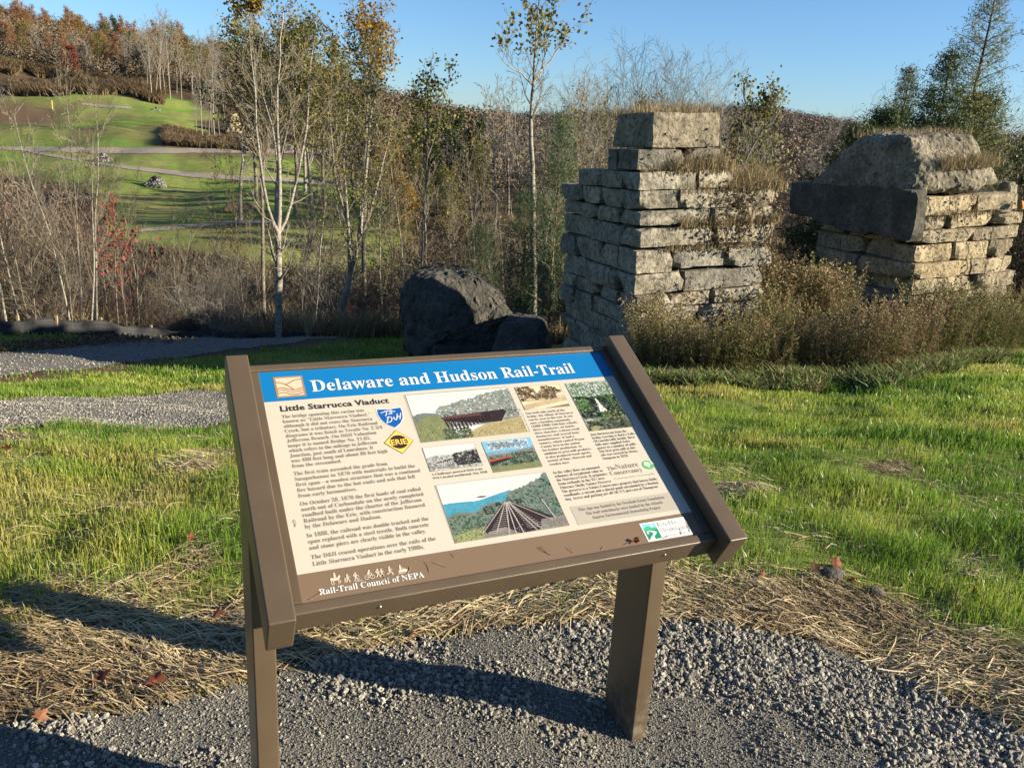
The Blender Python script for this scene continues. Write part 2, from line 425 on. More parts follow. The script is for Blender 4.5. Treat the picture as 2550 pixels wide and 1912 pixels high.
n5 = t.noise(.9, 5, .7); grassf = t.mix(grassf, (.20, .17, .075), t.ramp(n5, [(.52, (0, 0, 0)), (.72, (.7, .7, .7))])); grassf = t.mix(grassf, (.07, .13, .025), t.ramp(t.noise(2.2, 5, .7), [(.50, (0, 0, 0)), (.70, (.7, .7, .7))]))
grass = t.mix(grass, grassf, fd)
grass = t.mix(grass, (.16, .125, .07), t.ramp(n2, [(.52, (0, 0, 0)), (.72, (.6, .6, .6))]))
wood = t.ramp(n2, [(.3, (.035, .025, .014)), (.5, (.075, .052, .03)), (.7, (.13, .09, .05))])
soil = t.ramp(n2, [(.3, (.12, .075, .045)), (.7, (.23, .155, .095))])
straw = t.ramp(n4, [(.35, (.05, .035, .018)), (.6, (.20, .145, .07))])
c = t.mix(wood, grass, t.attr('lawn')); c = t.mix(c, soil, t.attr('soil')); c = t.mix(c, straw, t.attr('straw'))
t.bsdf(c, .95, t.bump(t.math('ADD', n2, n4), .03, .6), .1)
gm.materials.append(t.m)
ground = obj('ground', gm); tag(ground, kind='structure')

# ---- gravel and stone-dust surfaces
def gravel_mat(name, c0, c1, c2, scale, bumpd):
    t = NT(name)
    v = t.n('TexVoronoi', i_Scale=scale); t.link(t.pos(), v.inputs['Vector'])
    v2 = t.n('TexVoronoi', i_Scale=scale*2.3); t.link(t.pos(), v2.inputs['Vector'])
    sep = t.n('SeparateColor'); t.link(v.outputs['Color'], sep.inputs[0])
    c = t.ramp(sep.outputs[0], [(0, c0), (.55, c1), (1, c2)])
    c = t.mix(c, c1, t.ramp(t.noise(1.1, 4), [(.35, (0, 0, 0)), (.65, (.75, .75, .75))]))
    h = t.math('ADD', t.math('MULTIPLY', v.outputs['Distance'], -1.0), t.math('MULTIPLY', v2.outputs['Distance'], -.5))
    return t.bsdf(c, .85, t.bump(h, bumpd, 1.0), .3)
GRAVEL_NEAR = gravel_mat('grey_gravel', (.12, .11, .09), (.19, .175, .145), (.30, .28, .235), 120, .006)
GRAVEL_FAR = gravel_mat('stone_dust', (.19, .175, .15), (.26, .243, .21), (.38, .355, .305), 60, .02)
def sheet(name, poly, mat, off, res, fringe=0.0):
    """fine grid clipped to a ground outline, laid just above the terrain"""
    x0, y0 = poly.min(0); x1, y1 = poly.max(0)
    nx = int((x1-x0)/res)+2; ny = int((y1-y0)/res)+2
    X, Y = np.meshgrid(x0+np.arange(nx)*res, y0+np.arange(ny)*res, indexing='ij')
    X2 = X+(fbm(X*3, Y*3, 0, 41)-.5)*fringe; Y2 = Y+(fbm(X*3, Y*3, 0, 43)-.5)*fringe
    ins = poly_in(X2, Y2, poly)
    V = np.stack([X, Y, H(X, Y)+off], -1).reshape(-1, 3)
    i, j = np.meshgrid(np.arange(nx-1), np.arange(ny-1), indexing='ij')
    k = ins[:-1, :-1] & ins[1:, :-1] & ins[:-1, 1:] & ins[1:, 1:]
    i, j = i[k], j[k]
    F = np.stack([i*ny+j, (i+1)*ny+j, (i+1)*ny+j+1, i*ny+j+1], -1)
    used = np.unique(F); mp = np.zeros(len(V), int); mp[used] = np.arange(len(used))
    g = Geo(); g.add(V[used], mp[F]); o = g.build(name, mat, None, True); return tag(o, kind='structure')
def fpatch(x): return x
sheet('gravel_pad', PAD, GRAVEL_NEAR, .006, .025, .05)
sheet('gravel_path', PATH_A, GRAVEL_FAR, .022, .05, .16)
sheet('gravel_path', PATH_B, GRAVEL_FAR, .014, .08, .3)
def ribbon(name, pts, mat, off, n=120):
    """a path traced as (px, py_far_edge, py_near_edge) and laid on the hill"""
    p = np.array(pts, float); xs = np.linspace(p[0, 0], p[-1, 0], n)
    a = np.interp(xs, p[:, 0], p[:, 1]); b = np.interp(xs, p[:, 0], p[:, 2]); g = Geo(); R = []
    for x, ya, yb in zip(xs, a, b):
        jn = 2.2*(float(fbm(x*.05, ya*.1, 0, 91))-.5); A = ground_at(x, ya+jn, 35, 250); B = ground_at(x, yb+2.5*(float(fbm(x*.06, yb*.1, 0, 92))-.5), 35, 250)
        row = [A*(1-k)+B*k for k in np.linspace(0, 1, 6)]
        R.append([(q[0], q[1], float(H(q[0], q[1]))+off) for q in row])
    V = np.array(R).reshape(-1, 3); i = np.arange(n-1)[:, None]*6; j = np.arange(5)[None]
    F = np.stack([i+j, i+j+1, i+7+j, i+6+j], -1).reshape(-1, 4); g.add(V, F)
    return tag(g.build(name, mat, None, True), kind='structure')
DUST = gravel_mat('pale_stone_dust', (.30, .25, .19), (.40, .34, .265), (.50, .43, .34), 6, .05)
ribbon('gravel_trail', [(0, 366, 374), (150, 367, 380), (300, 369, 384), (500, 371, 382), (740, 372, 382), (860, 376, 386)], DUST, .05)
ribbon('gravel_trail', [(60, 372, 378), (200, 397, 404), (330, 415, 424), (480, 431, 443), (620, 441, 452), (740, 446, 456), (1010, 470, 479)], DUST, .05)
ribbon('gravel_trail', [(330, 573, 580), (420, 565, 574), (540, 554, 562), (680, 550, 557)], DUST, .05)
ribbon('gravel_trail', [(205, 258, 262), (260, 262, 269), (330, 267, 272)], DUST, .05)
# ---------------------------------------------------------------- interpretive sign
YAW = math.radians(24.9); TILT = math.radians(28.68); SIGN_O = np.array([-0.591, 1.819, EYE-.559])
SW, SH = .914, .612
c_, s_ = math.cos(TILT), math.sin(TILT)
root_xy = SIGN_O[:2]+np.array([math.cos(YAW), math.sin(YAW)])*SW/2
sign = empty('information_sign', (root_xy[0], root_xy[1], float(H(*root_xy))), YAW,
             'brown metal framed trail information panel on two posts in grey gravel', 'sign')
ZT = SIGN_O[2]-sign.location.z
def S(s, t, h=0.0): return np.array([s-SW/2, -t*c_-h*s_, ZT-t*s_+h*c_])   # panel coordinates -> sign-local
def Sarr(a): a = np.asarray(a, float); return np.stack([a[:, 0]-SW/2, -a[:, 1]*c_-a[:, 2]*s_, ZT-a[:, 1]*s_+a[:, 2]*c_], -1)
def bev_box(x0, x1, y0, y1, z0, z1, b):
    """box with chamfered edges (24 vertices)"""
    V, F = grid_box(3, 3, 3)
    def m(v, a0, a1):
        k = np.round((v+.5)*3).astype(int); return np.array([a0, a0+b, a1-b, a1])[k], k
    X, kx = m(V[:, 0], x0, x1); Y, ky = m(V[:, 1], y0, y1); Z, kz = m(V[:, 2], z0, z1)
    ex = (kx == 0) | (kx == 3); ey = (ky == 0) | (ky == 3); ez = (kz == 0) | (kz == 3); n = ex.astype(int)+ey+ez
    f = np.where(n >= 3, .42, np.where(n == 2, .29, 0.0))*b
    cx, cy, cz = (x0+x1)/2, (y0+y1)/2, (z0+z1)/2
    X = X-np.sign(X-cx)*f*ex*(n > 1); Y = Y-np.sign(Y-cy)*f*ey*(n > 1); Z = Z-np.sign(Z-cz)*f*ez*(n > 1)
    return np.stack([X, Y, Z], -1), F
t = NT('brown_powder_coat')
nn = t.noise(900, 2, .5, t.objc()); ns = t.noise(7, 4, .6, t.objc()); sc = t.noise(60, 3, .7, t.objc())
col = t.ramp(ns, [(.3, (.108, .076, .046)), (.7, (.128, .091, .056))])
sz = t.n('SeparateXYZ'); t.link(t.objc(), sz.inputs[0])
mud = t.math('MULTIPLY', t.ramp(t.noise(38, 5, .7, t.objc()), [(.45, (0, 0, 0)), (.62, (1, 1, 1))]), t.math('SUBTRACT', .75, t.math('MULTIPLY', sz.outputs[2], 4.0), True))
col = t.mix(col, (.27, .235, .18), mud)
col = t.mix(col, (.24, .19, .13), t.ramp(sc, [(.70, (0, 0, 0)), (.80, (.5, .5, .5))]))
BROWN = t.bsdf(col, t.math('ADD', t.math('MULTIPLY', ns, .2), .26), t.bump(nn, .0008, .5), .5)
def part(name, boxes, mat=BROWN, parent=sign, b=.004, panel=True):
    g = Geo()
    for bx in boxes:
        V, F = bev_box(*bx, bx and b)
        if panel: V = Sarr(V)
        g.add(V, F)
    o = g.build(name, mat, parent, True)
    m = o.modifiers.new('wn', 'WEIGHTED_NORMAL') if False else None
    return o
def flatpart(*a, **k):
    o = part(*a, **k); o.data.polygons.foreach_set('use_smooth', np.zeros(len(o.data.polygons), bool)); return o
part('side_cap', [(-.071, -.021, -.022, .664, -.056, .040)], b=.0035)
part('side_cap', [(.935, .985, -.022, .664, -.056, .040)], b=.0035)
part('top_rail', [(-.020, .934, -.019, .0005, -.045, .0065)], b=.003)
part('bottom_rail', [(-.020, .934, .612, .635, -.055, .0045)], b=.0035)
part('edge_strip', [(-.020, .0005, .001, .6115, -.045, .0040)], b=.0015)
part('edge_strip', [(.9135, .934, .001, .6115, -.045, .0040)], b=.0015)
panel = part('printed_panel', [(.001, .913, .001, .6115, -.030, -.0006)], b=.001)
for nm, x0 in (('post', -.069), ('post', .936)):
    g = Geo(); z0 = -.22-sign.location.z*0
    V, F = bev_box(x0-SW/2, x0+.048-SW/2, -.322, -.166, -.2, 1.0, .004)
    # cut the top along the slope of the panel
    topz = ZT+(V[:, 1])*math.tan(TILT)-.062
    V[:, 2] = np.where(V[:, 2] > .5, topz, V[:, 2]); g.add(V, F); o = g.build(nm, BROWN, sign, True)
for o in sign.children:
    md = o.modifiers.new('bevel_normals', 'WEIGHTED_NORMAL'); md.keep_sharp = False
# small screws in the bottom rail
for sx in (.145, .80):
    V, F = ico(1); g = Geo(); g.add(Sarr(V*[.0035, .003, .0035]+[sx, .6355, -.020]), F); g.build('screw', plain('screw_steel', (.5, .48, .45), .35, .6, .8), sign, True)

# ---- printed face
CREAM = (.86, .78, .64)
def inkmat(name, col, rough=.32): 
    t = NT(name); n = t.noise(12, 3, .6, t.objc())
    c = t.mix(col, tuple(min(1, v*1.06) for v in col), n); return t.bsdf(c, rough, None, .45)
M_cream = inkmat('cream_print', (.575, .53, .435)); M_blue = inkmat('blue_print', (.006, .175, .44)); M_tan = inkmat('tan_print', (.205, .140, .088))
M_white = inkmat('white_print', (.76, .75, .73)); M_ink = inkmat('dark_print', (.035, .025, .022)); M_text = inkmat('brown_grey_print', (.25, .205, .165))
M_box = inkmat('pale_grey_print', (.45, .41, .34)); M_lt = inkmat('light_cream_print', (.68, .58, .45)); M_line = inkmat('thin_line_print', (.38, .33, .28))
def quad(geo, s0, s1, t0, t1, h, mi=0):
    geo.add(Sarr([(s0, t1, h), (s1, t1, h), (s1, t0, h), (s0, t0, h)]), [(0, 1, 2, 3)], mi)
def fillpoly(geo, pts, h, mi=0, tri=None):
    """simple polygon, fan about its centroid unless strictly needed otherwise (ear clipping)"""
    from mathutils.geometry import tessellate_polygon
    pts = [(p[0], p[1]) for p in pts]
    T = tessellate_polygon([[Vector((x, -y, 0)) for x, y in pts]])
    V = Sarr([(x, y, h) for x, y in pts]); F = []
    for a, b, c in T:
        ar = (pts[b][0]-pts[a][0])*(-(pts[c][1]-pts[a][1]))+(pts[b][1]-pts[a][1])*(pts[c][0]-pts[a][0])
        F.append((a, b, c) if ar > 0 else (a, c, b))
    geo.add(V, F, mi)
g = Geo(); quad(g, .0006, .9134, .0006, .0955, .0, 0); g.build('title_band', M_blue, sign)
g = Geo(); quad(g, .0006, .9134, .0955, .549, .0, 0); g.build('text_field', M_cream, sign)
g = Geo(); quad(g, .0006, .9134, .549, .6118, .0, 0); g.build('footer_band', M_tan, sign)
HL = .0004
g = Geo(); quad(g, .6145, .8835, .4865, .5375, HL); g.build('credit_box', M_box, sign)

MB = {}
for k in range(26): MB[chr(65+k)] = chr(0x1D400+k); MB[chr(97+k)] = chr(0x1D41A+k)
for k in range(10): MB[str(k)] = chr(0x1D7CE+k)
def serif(s): return ''.join(MB.get(c, c) for c in s)
def text_mesh(body, bold=0.0, spacing=1.0):
    c = bpy.data.curves.new('lettering', 'FONT'); c.body = body; c.offset = bold; c.resolution_u = 2; c.space_character = spacing
    o = bpy.data.objects.new('lettering_source', c); COL.objects.link(o)
    bpy.context.view_layer.update()
    m = bpy.data.meshes.new_from_object(o.evaluated_get(bpy.context.evaluated_depsgraph_get()))
    V = np.zeros(len(m.vertices)*3, np.float32); m.vertices.foreach_get('co', V); V = V.reshape(-1, 3)
    m.calc_loop_triangles(); F = np.zeros(len(m.loop_triangles)*3, np.int32); m.loop_triangles.foreach_get('vertices', F); F = F.reshape(-1, 3)
    bpy.data.objects.remove(o); bpy.data.curves.remove(c); bpy.data.meshes.remove(m)
    return V.astype(float), F
def put_text(geo, body, s, t, size, h=.0006, bold=0.0, fit=None, spacing=1.0, mi=0, asp=1.0, vertical=False, center=None):
    """baseline starts at (s,t); fit = width of the whole line in metres"""
    V, F = text_mesh(body, bold, spacing)
    if not len(V): return
    x = V[:, 0]-V[:, 0].min(); w = x.max(); k = size*asp
    if fit: k = fit/w
    if center is not None: s = center-w*k/2
    X = x*k; Y = V[:, 1]*size
    if vertical: P3 = np.stack([s+Y*-1, t-X, np.full(len(X), h)], -1); P3[:, 0] = s-Y*1.0; 
    else: P3 = np.stack([s+X, t-Y, np.full(len(X), h)], -1)
    geo.add(Sarr(P3), F, mi)
g = Geo(); put_text(g, serif('Delaware and Hudson Rail-Trail'), .112, .0735, .0535, fit=.694); g.build('title_lettering', M_white, sign)
g = Geo(); put_text(g, 'Little Starrucca Viaduct', .033, .1275, .0235, bold=.028, fit=.2505, spacing=1.04); g.build('heading_lettering', M_ink, sign)
def para(lines, s, t0, t1, size, name, bold=-.003, mat=M_text, wref=None):
    g = Geo()
    for k, ln in enumerate(lines):
        t = t0+(t1-t0)*k/max(1, len(lines)-1)
        body, fit = ln if isinstance(ln, tuple) else (ln, None)
        put_text(g, serif(body), s, t, size, bold=bold, fit=fit)
    return g.build(name, mat, sign)
TB = .0142
para([('The bridge spanning this ravine was', .186), ('known as \u201cLittle Starrucca Viaduct,\u201d', .197), ('although it did not cross the Starrucca', .199), ('Creek, but a tributary. On Erie Railroad', .208), ('diagrams it was listed as Trestle No. 2 3/4', .216), ('Jefferson Branch. On D&H Valuation', .199), ('maps it is named Bridge No. 11.65,', .182), ('which refers to the mileage to Jefferson', .194), ('Junction, just south of Lanesboro. It', .182), ('was 480 feet long and about 86 feet high', .211), ('from the streambed.', .105)], .033, .1485, .2905, TB, 'paragraph')
para([('The first train ascended the grade from', .202), ('Susquehanna in 1870 with materials to build the', .262), ('first span\u2014a wooden structure that was a continual', .270), ('fire hazard due to the hot coals and ash that fell', .254), ('from early locomotives.', .122)], .033, .3115, .3700, TB, 'paragraph')
para([('On October 28, 1870 the first loads of coal rolled', .258), ('north out of Carbondale on the newly completed', .260), ('roadbed built under the charter of the Jefferson', .252), ('Railroad by the Erie, with construction financed', .256), ('by the Delaware and Hudson.', .157)], .033, .3905, .4475, TB, 'paragraph')
para([('In 1888, the railroad was double tracked and the', .254), ('span replaced with a steel trestle. Both concrete', .250), ('and stone piers are clearly visible in the valley.', .240)], .033, .469, .4985, TB, 'paragraph')
para([('The D&H ceased operations over the rails of the', .255), ('Little Starrucca Viaduct in the early 1980s.', .226)], .033, .520, .5355, TB, 'paragraph')
para([('A Challenger-powered D&H train', .121), ('WM-5 headed northbound, May 1950.', .131)], .3255, .3545, .3650, .0092, 'caption')
TS = .0112
para(['One-half mile north of the', 'bridge, the village of Starrucca', 'can be seen to the east. It was', 'once a bustling community', '(1800-1900) with four schools,', 'three creameries, six hotels,', 'three churches, a dozen retail', 'businesses and several large', 'manufacturers. It had a', 'tannery, which ranked Wayne', 'County first in the nation', 'for leather production. In', 'addition to grist mill products,', 'it also produced wood spirits,', 'acetate of lime, charcoal and', 'wooden toys!'], .6125, .2025, .3660, TS*.86, 'paragraph')
para([('Just downstream from the', .104), ('bridge crossing is Buck\u2019s Falls.', .124), ('Of considerable height, these', .118), ('falls once supplied water', .099), ('power to a number of mills.', .112), ('The first grist mill at this', .103), ('site was erected by Henry', .105), ('Sampson in 1818.', .072)], .7565, .2910, .3680, TS, 'paragraph')
para([('In the valley flows an unnamed', .124), ('tributary of exceptional value to', .127), ('the Starrucca Creek. It originates', .134), ('from wetlands in the 357-acre', .122), ('Florence Shelly Nature Preserve.', .137), ('The preserve is a Nature Conservancy property that boasts fields,', .259), ('woodlands, a stream and a glacial pond surrounded by a floating', .256), ('bog. Access and parking are off SR 171 just east of Thompson.', .250)], .613, .3915, .4690, TS, 'paragraph')
g = Geo(); put_text(g, serif('This sign was funded by the Overlook Estate Foundation.'), .631, .5015, .0115, fit=.233, bold=0)
put_text(g, serif('The trail switchbacks were funded by the Atlantic'), .645, .5145, .0115, fit=.207, bold=0)
put_text(g, serif('Sunrise Environmental Stewardship Project.'), .657, .5275, .0115, fit=.182, bold=0); g.build('credit_lettering', inkmat('credit_ink', (.12, .09, .07)), sign)
g = Geo(); put_text(g, serif('Rail-Trail Council of NEPA'), .034, .6000, .0185, fit=.207); g.build('footer_lettering', M_white, sign)
M_credit = inkmat('photo_credit_ink', (.35, .3, .25))
g = Geo(); put_text(g, 'Photo: Mark Finch, July 4, 1984', .604, .2585, .0062, vertical=True); g.build('photo_credit', M_credit, sign)
g = Geo(); put_text(g, 'Photo: Jennie Smith', .891, .2750, .0062, vertical=True); g.build('photo_credit', M_credit, sign)
# conservancy mark
g = Geo(); put_text(g, serif('The'), .754, .4010, .0155, fit=.024, bold=-.010); put_text(g, serif('Nature'), .7785, .4010, .0225, fit=.0630, bold=-.010); put_text(g, serif('Conservancy'), .755, .4170, .0195, fit=.0895, bold=-.010)
put_text(g, 'Protecting nature. Preserving life.', .760, .4300, .0080, fit=.113, mi=1); g.build('conservancy_lettering', [M_text, inkmat('grey_green_ink', (.45, .47, .38))], sign)
def ell(cx, cy, rx, ry, n=28, a0=0, a1=2*math.pi): return [(cx+rx*math.cos(a0+(a1-a0)*k/n), cy+ry*math.sin(a0+(a1-a0)*k/n)) for k in range(n)]
g = Geo(); fillpoly(g, ell(.8675, .3995, .0158, .0135), .0006, 0)
fillpoly(g, [(.858, .392), (.864, .390), (.872, .392), (.876, .399), (.871, .402), (.869, .409), (.863, .404), (.857, .400)], .0008, 1)
fillpoly(g, [(.876, .388), (.882, .393), (.884, .401), (.879, .398)], .0008, 1); g.build('globe_leaf_mark', [inkmat('leaf_green_ink', (.10, .42, .16)), inkmat('pale_green_ink', (.62, .80, .55))], sign)
# mountain badge in the title band
g = Geo(); quad(g, .031, .0975, .019, .0855, .0006, 0); quad(g, .0355, .0930, .0235, .0810, .0008, 1)
def stroke(geo, pts, w, h, mi):
    p = np.array(pts, float); d = np.gradient(p, axis=0); d /= np.linalg.norm(d, axis=1)[:, None]+1e-9; nrm = np.stack([-d[:, 1], d[:, 0]], -1)*w/2
    A = p+nrm; B = p-nrm; n = len(p); V = np.concatenate([np.c_[A, np.full(n, h)], np.c_[B, np.full(n, h)]])
    k = np.arange(n-1); F = np.stack([k, k+1, n+k+1, n+k], -1); geo.add(Sarr(V), F, mi)
def curve(pts, n=14):
    p = np.array(pts, float); t = np.linspace(0, len(p)-1, n); i = np.clip(t.astype(int), 0, len(p)-2); f = t-i
    pp = np.concatenate([[2*p[0]-p[1]], p, [2*p[-1]-p[-2]]]); a, b, c, d = pp[i], pp[i+1], pp[i+2], pp[i+3]; f = f[:, None]
    return .5*((2*b)+(c-a)*f+(2*a-5*b+4*c-d)*f*f+(-a+3*b-3*c+d)*f**3)
stroke(g, curve([(.0355, .036), (.048, .040), (.058, .047), (.072, .062)]), .0035, .0010, 0)
stroke(g, curve([(.056, .046), (.066, .040), (.076, .034), (.093, .030)]), .0035, .0010, 0)
stroke(g, curve([(.0355, .058), (.047, .055), (.062, .061), (.076, .064), (.093, .058)]), .0035, .0010, 0)
stroke(g, curve([(.0355, .064), (.050, .062), (.064, .069), (.078, .070), (.093, .065)]), .003, .0010, 0)
stroke(g, curve([(.0355, .072), (.050, .070), (.064, .077), (.078, .078), (.093, .073)]), .0035, .0010, 0)
g.build('mountain_badge', [inkmat('badge_brown', (.36, .22, .13)), inkmat('badge_cream', (.70, .54, .38))], sign)
# railroad shield and diamond
g = Geo(); sh = [(.247, .1435), (.277, .1465), (.3075, .1435), (.3085, .160), (.3050, .178), (.295, .195), (.2775, .2085), (.260, .196), (.2495, .178), (.2455, .160)]
fillpoly(g, sh, .0006, 1); c0 = np.array([.277, .172]); fillpoly(g, [tuple(c0+(np.array(p)-c0)*.93) for p in sh], .0008, 0)
for st_ in ([(.262, .156), (.268, .153), (.283, .152)], [(.270, .152), (.268, .162), (.264, .168)], [(.275, .158), (.283, .155), (.290, .157)], [(.272, .163), (.281, .162), (.279, .158)],
            [(.270, .172), (.264, .186), (.262, .192)], [(.266, .173), (.275, .172), (.277, .179), (.272, .187), (.264, .188)], [(.280, .177), (.285, .179)], [(.282, .173), (.284, .183)],
            [(.293, .164), (.290, .176), (.286, .184)], [(.302, .162), (.299, .172), (.295, .182)], [(.288, .176), (.300, .171)], [(.256, .156), (.257, .159)], [(.259, .155), (.260, .158)], [(.302, .181), (.303, .184)], [(.305, .180), (.306, .183)]):
    stroke(g, curve(st_, 8), .0022, .0010, 1)
g.build('railroad_shield', [inkmat('shield_blue', (.01, .10, .38)), M_white], sign)
g = Geo(); dia = [(.2765, .2135), (.3105, .2500), (.2760, .2845), (.2415, .2485)]; c0 = np.array([.276, .249])
fillpoly(g, dia, .0006, 0); fillpoly(g, [tuple(c0+(np.array(p)-c0)*.95) for p in dia], .0008, 1); fillpoly(g, ell(.276, .249, .0205, .0200), .0010, 0)
fillpoly(g, ell(.276, .249, .0205, .0200), .0010, 0) if False else None
put_text(g, 'ERIE', .2575, .2570, .0225, h=.0012, bold=.02, fit=.0370, mi=1); g.build('diamond_mark', [M_ink, inkmat('railroad_yellow', (.88, .58, .10))], sign)
# Endless Mountains plate
g = Geo(); quad(g, .7625, .8835, .5585, .6080, .0006, 0); quad(g, .7665, .8010, .5625, .6040, .0008, 1)
fillpoly(g, [(.7665, .5745), (.776, .569), (.788, .571), (.801, .575), (.801, .581), (.7665, .581)], .0010, 2)
fillpoly(g, [(.7665, .581), (.801, .579), (.801, .604), (.7665, .604)], .0010, 3); fillpoly(g, ell(.790, .5695, .0045, .004, 12), .0011, 0)
fillpoly(g, [(.770, .5805), (.786, .5815), (.795, .586), (.792, .591), (.784, .596), (.783, .604), (.7685, .604), (.775, .597), (.785, .590), (.783, .585)], .0012, 0)
fillpoly(g, [(.769, .583), (.773, .582), (.775, .588), (.770, .589)], .0013, 0)
put_text(g, serif('Endless'), .8040, .5740, .0170, mi=4, fit=.0740, bold=.002); put_text(g, serif('Mountains'), .8040, .5900, .0170, mi=4, fit=.0750, bold=.002); put_text(g, 'Heritage Region', .8055, .6030, .0105, mi=5, fit=.0730)
g.build('region_plate', [M_white, inkmat('sky_cyan', (.20, .60, .85)), inkmat('hill_green', (.06, .45, .22)), inkmat('field_green', (.02, .25, .13)), inkmat('plate_ink', (.05, .14, .12)), inkmat('plate_teal', (.04, .26, .24))], sign)
# trail-user silhouettes
g = Geo()
def blob(s, t, rx, ry, n=9): fillpoly(g, ell(s, t, rx, ry, n), .0007)
def sk(pts, w): stroke(g, np.array(pts), w, .0007, 0)
def walker(s, t, k=1.0, pack=False, pole=False, run=False):
    blob(s, t-.0185*k, .0018*k, .0021*k); sk([(s, t-.0165*k), (s-.0005, t-.0085*k)], .0042*k)
    a = .0055*k if run else .0035*k
    sk([(s-.0004, t-.009*k), (s+a*.8, t-.0045*k), (s+a*.7, t)], .0021*k); sk([(s-.0004, t-.009*k), (s-a*.7, t-.0045*k), (s-a*1.3, t-(.001 if not run else .004)*k)], .0021*k)
    sk([(s, t-.0155*k), (s+.003*k, t-.0125*k), (s+.0055*k, t-.0135*k)], .0015*k); sk([(s, t-.0155*k), (s-.0032*k, t-.0115*k)], .0015*k)
    if pack: blob(s-.0028*k, t-.0135*k, .0022*k, .0036*k)
    if pole: sk([(s+.005*k, t-.013*k), (s+.0062*k, t)], .0007*k)
T0 = .5835
blob(.0690, T0-.0245, .0018, .0020); sk([(.0690, T0-.0225), (.0685, T0-.014)], .0038); fillpoly(g, [(.0600, T0-.0155), (.0660, T0-.0145), (.0740, T0-.0150), (.0770, T0-.0195), (.0800, T0-.0175), (.0788, T0-.0155), (.0765, T0-.0110), (.0730, T0-.0085), (.0620, T0-.0085), (.0590, T0-.0110)], .0007)
for q in ([(.061, T0-.010), (.0600, T0-.005), (.0615, T0)], [(.0635, T0-.010), (.0650, T0-.005), (.0640, T0)], [(.0725, T0-.010), (.0745, T0-.005), (.0735, T0)], [(.0745, T0-.010), (.0780, T0-.0055), (.0770, T0-.002)]): sk(q, .0016)
walker(.0870, T0, .55); walker(.0925, T0, .92); walker(.1085, T0, .95, pack=True, pole=True); sk([(.104, T0+.0004), (.120, T0+.0004)], .0009)
for cx in (.1290, .1400):
    g2 = ell(cx, T0-.0042, .0042, .0042, 14); stroke(g, np.array(g2+[g2[0]]), .0011, .0007, 0)
blob(.1360, T0-.0185, .0018, .0020); sk([(.1355, T0-.0165), (.1325, T0-.0095)], .0042); sk([(.1330, T0-.0095), (.1365, T0-.0075), (.1345, T0-.003)], .0018); sk([(.1358, T0-.0150), (.1395, T0-.0115), (.1400, T0-.0042)], .0012); sk([(.1290, T0-.0042), (.1345, T0-.0042), (.1385, T0-.0100)], .0010)
walker(.1525, T0, .95, pack=True); walker(.1600, T0, .90, pack=False); walker(.1765, T0, 1.0, run=True)
blob(.1985, T0-.0180, .0018, .0020); sk([(.1985, T0-.0160), (.1975, T0-.0080)], .0040); sk([(.1985, T0-.0150), (.2035, T0-.0110)], .0014)
fillpoly(g, [(.1925, T0-.0075), (.2000, T0-.0085), (.2060, T0-.0105), (.2120, T0-.0060), (.2100, T0-.0030), (.1935, T0-.0030)], .0007); sk([(.1910, T0-.0008), (.2120, T0-.0008), (.2140, T0-.0028)], .0014)
g.build('trail_user_silhouettes', M_lt, sign)

# ---- the printed photographs (flat prints built from layered shapes)
rp = np.random.RandomState(5)
def ink(n, c):
    t = NT(n); a = t.noise(420, 4, .75, t.objc()); b = t.noise(60, 3, .6, t.objc())
    k = t.ramp(t.math('ADD', t.math('MULTIPLY', a, .7), t.math('MULTIPLY', b, .3)), [(.36, (.62, .62, .60)), (.52, (1, 1, 1)), (.66, (1.35, 1.32, 1.25))])
    return t.bsdf(t.mix((*c, 1), k, 1.0 if max(c) < .6 else .25, 'MULTIPLY'), .34, None, .45)
def noisy(pts, amp, n, seed):
    p = np.array(pts, float); t = np.linspace(0, len(p)-1, n); x = np.interp(t, range(len(p)), p[:, 0]); y = np.interp(t, range(len(p)), p[:, 1])
    r = np.random.RandomState(seed); return [(a, b+r.uniform(-amp, amp)) for a, b in zip(x, y)]
class Pic:
    """picture frame coordinates 0..1 (x right, y down), clipped by construction"""
    def __init__(s, name, s0, s1, t0, t1, mats): s.n = name; s.r = (s0, s1, t0, t1); s.g = Geo(); s.m = mats; s.h = .0008; s.poly([(0, 0), (1, 0), (1, 1), (0, 1)], 0)
    def xy(s, p): a, b, c, d = s.r; return (a+(b-a)*min(1, max(0, p[0])), c+(d-c)*min(1, max(0, p[1])))
    def poly(s, pts, mi): fillpoly(s.g, [s.xy(p) for p in pts], s.h, mi); s.h += .00002
    def line(s, pts, w, mi): stroke(s.g, np.array([s.xy(p) for p in pts]), w, s.h, mi); s.h += .00002
    def hill(s, top, mi, amp=.02, n=40, bottom=1.0, seed=1): t = noisy(top, amp, n, seed); s.poly(t+[(top[-1][0], bottom), (top[0][0], bottom)], mi)
    def specks(s, n, x0, x1, y0, y1, r, mi, seed=3, ytop=None):
        q = np.random.RandomState(seed); n = int(n*2.1); r = r*.62
        for k in range(n):
            x, y = q.uniform(x0, x1), q.uniform(y0, y1)
            if ytop and y < np.interp(x, [p[0] for p in ytop], [p[1] for p in ytop]): continue
            rr_ = r*q.uniform(.5, 1.4); m = mi if np.isscalar(mi) else mi[q.randint(len(mi))]
            a, b = s.xy((x, y)); fillpoly(s.g, [(min(s.r[1], max(s.r[0], a+rr_*math.cos(w)*q.uniform(.6, 1))), min(s.r[3], max(s.r[2], b+rr_*math.sin(w)*q.uniform(.5, 1)))) for w in np.arange(6)*1.047], s.h, m)
        s.h += .00002
    def done(s):
        a, b, c, d = s.r; stroke(s.g, np.array([(a, c), (b, c), (b, d), (a, d), (a, c)]), .0009, s.h+.00003, len(s.m)); return s.g.build(s.n, s.m+[M_line], sign)
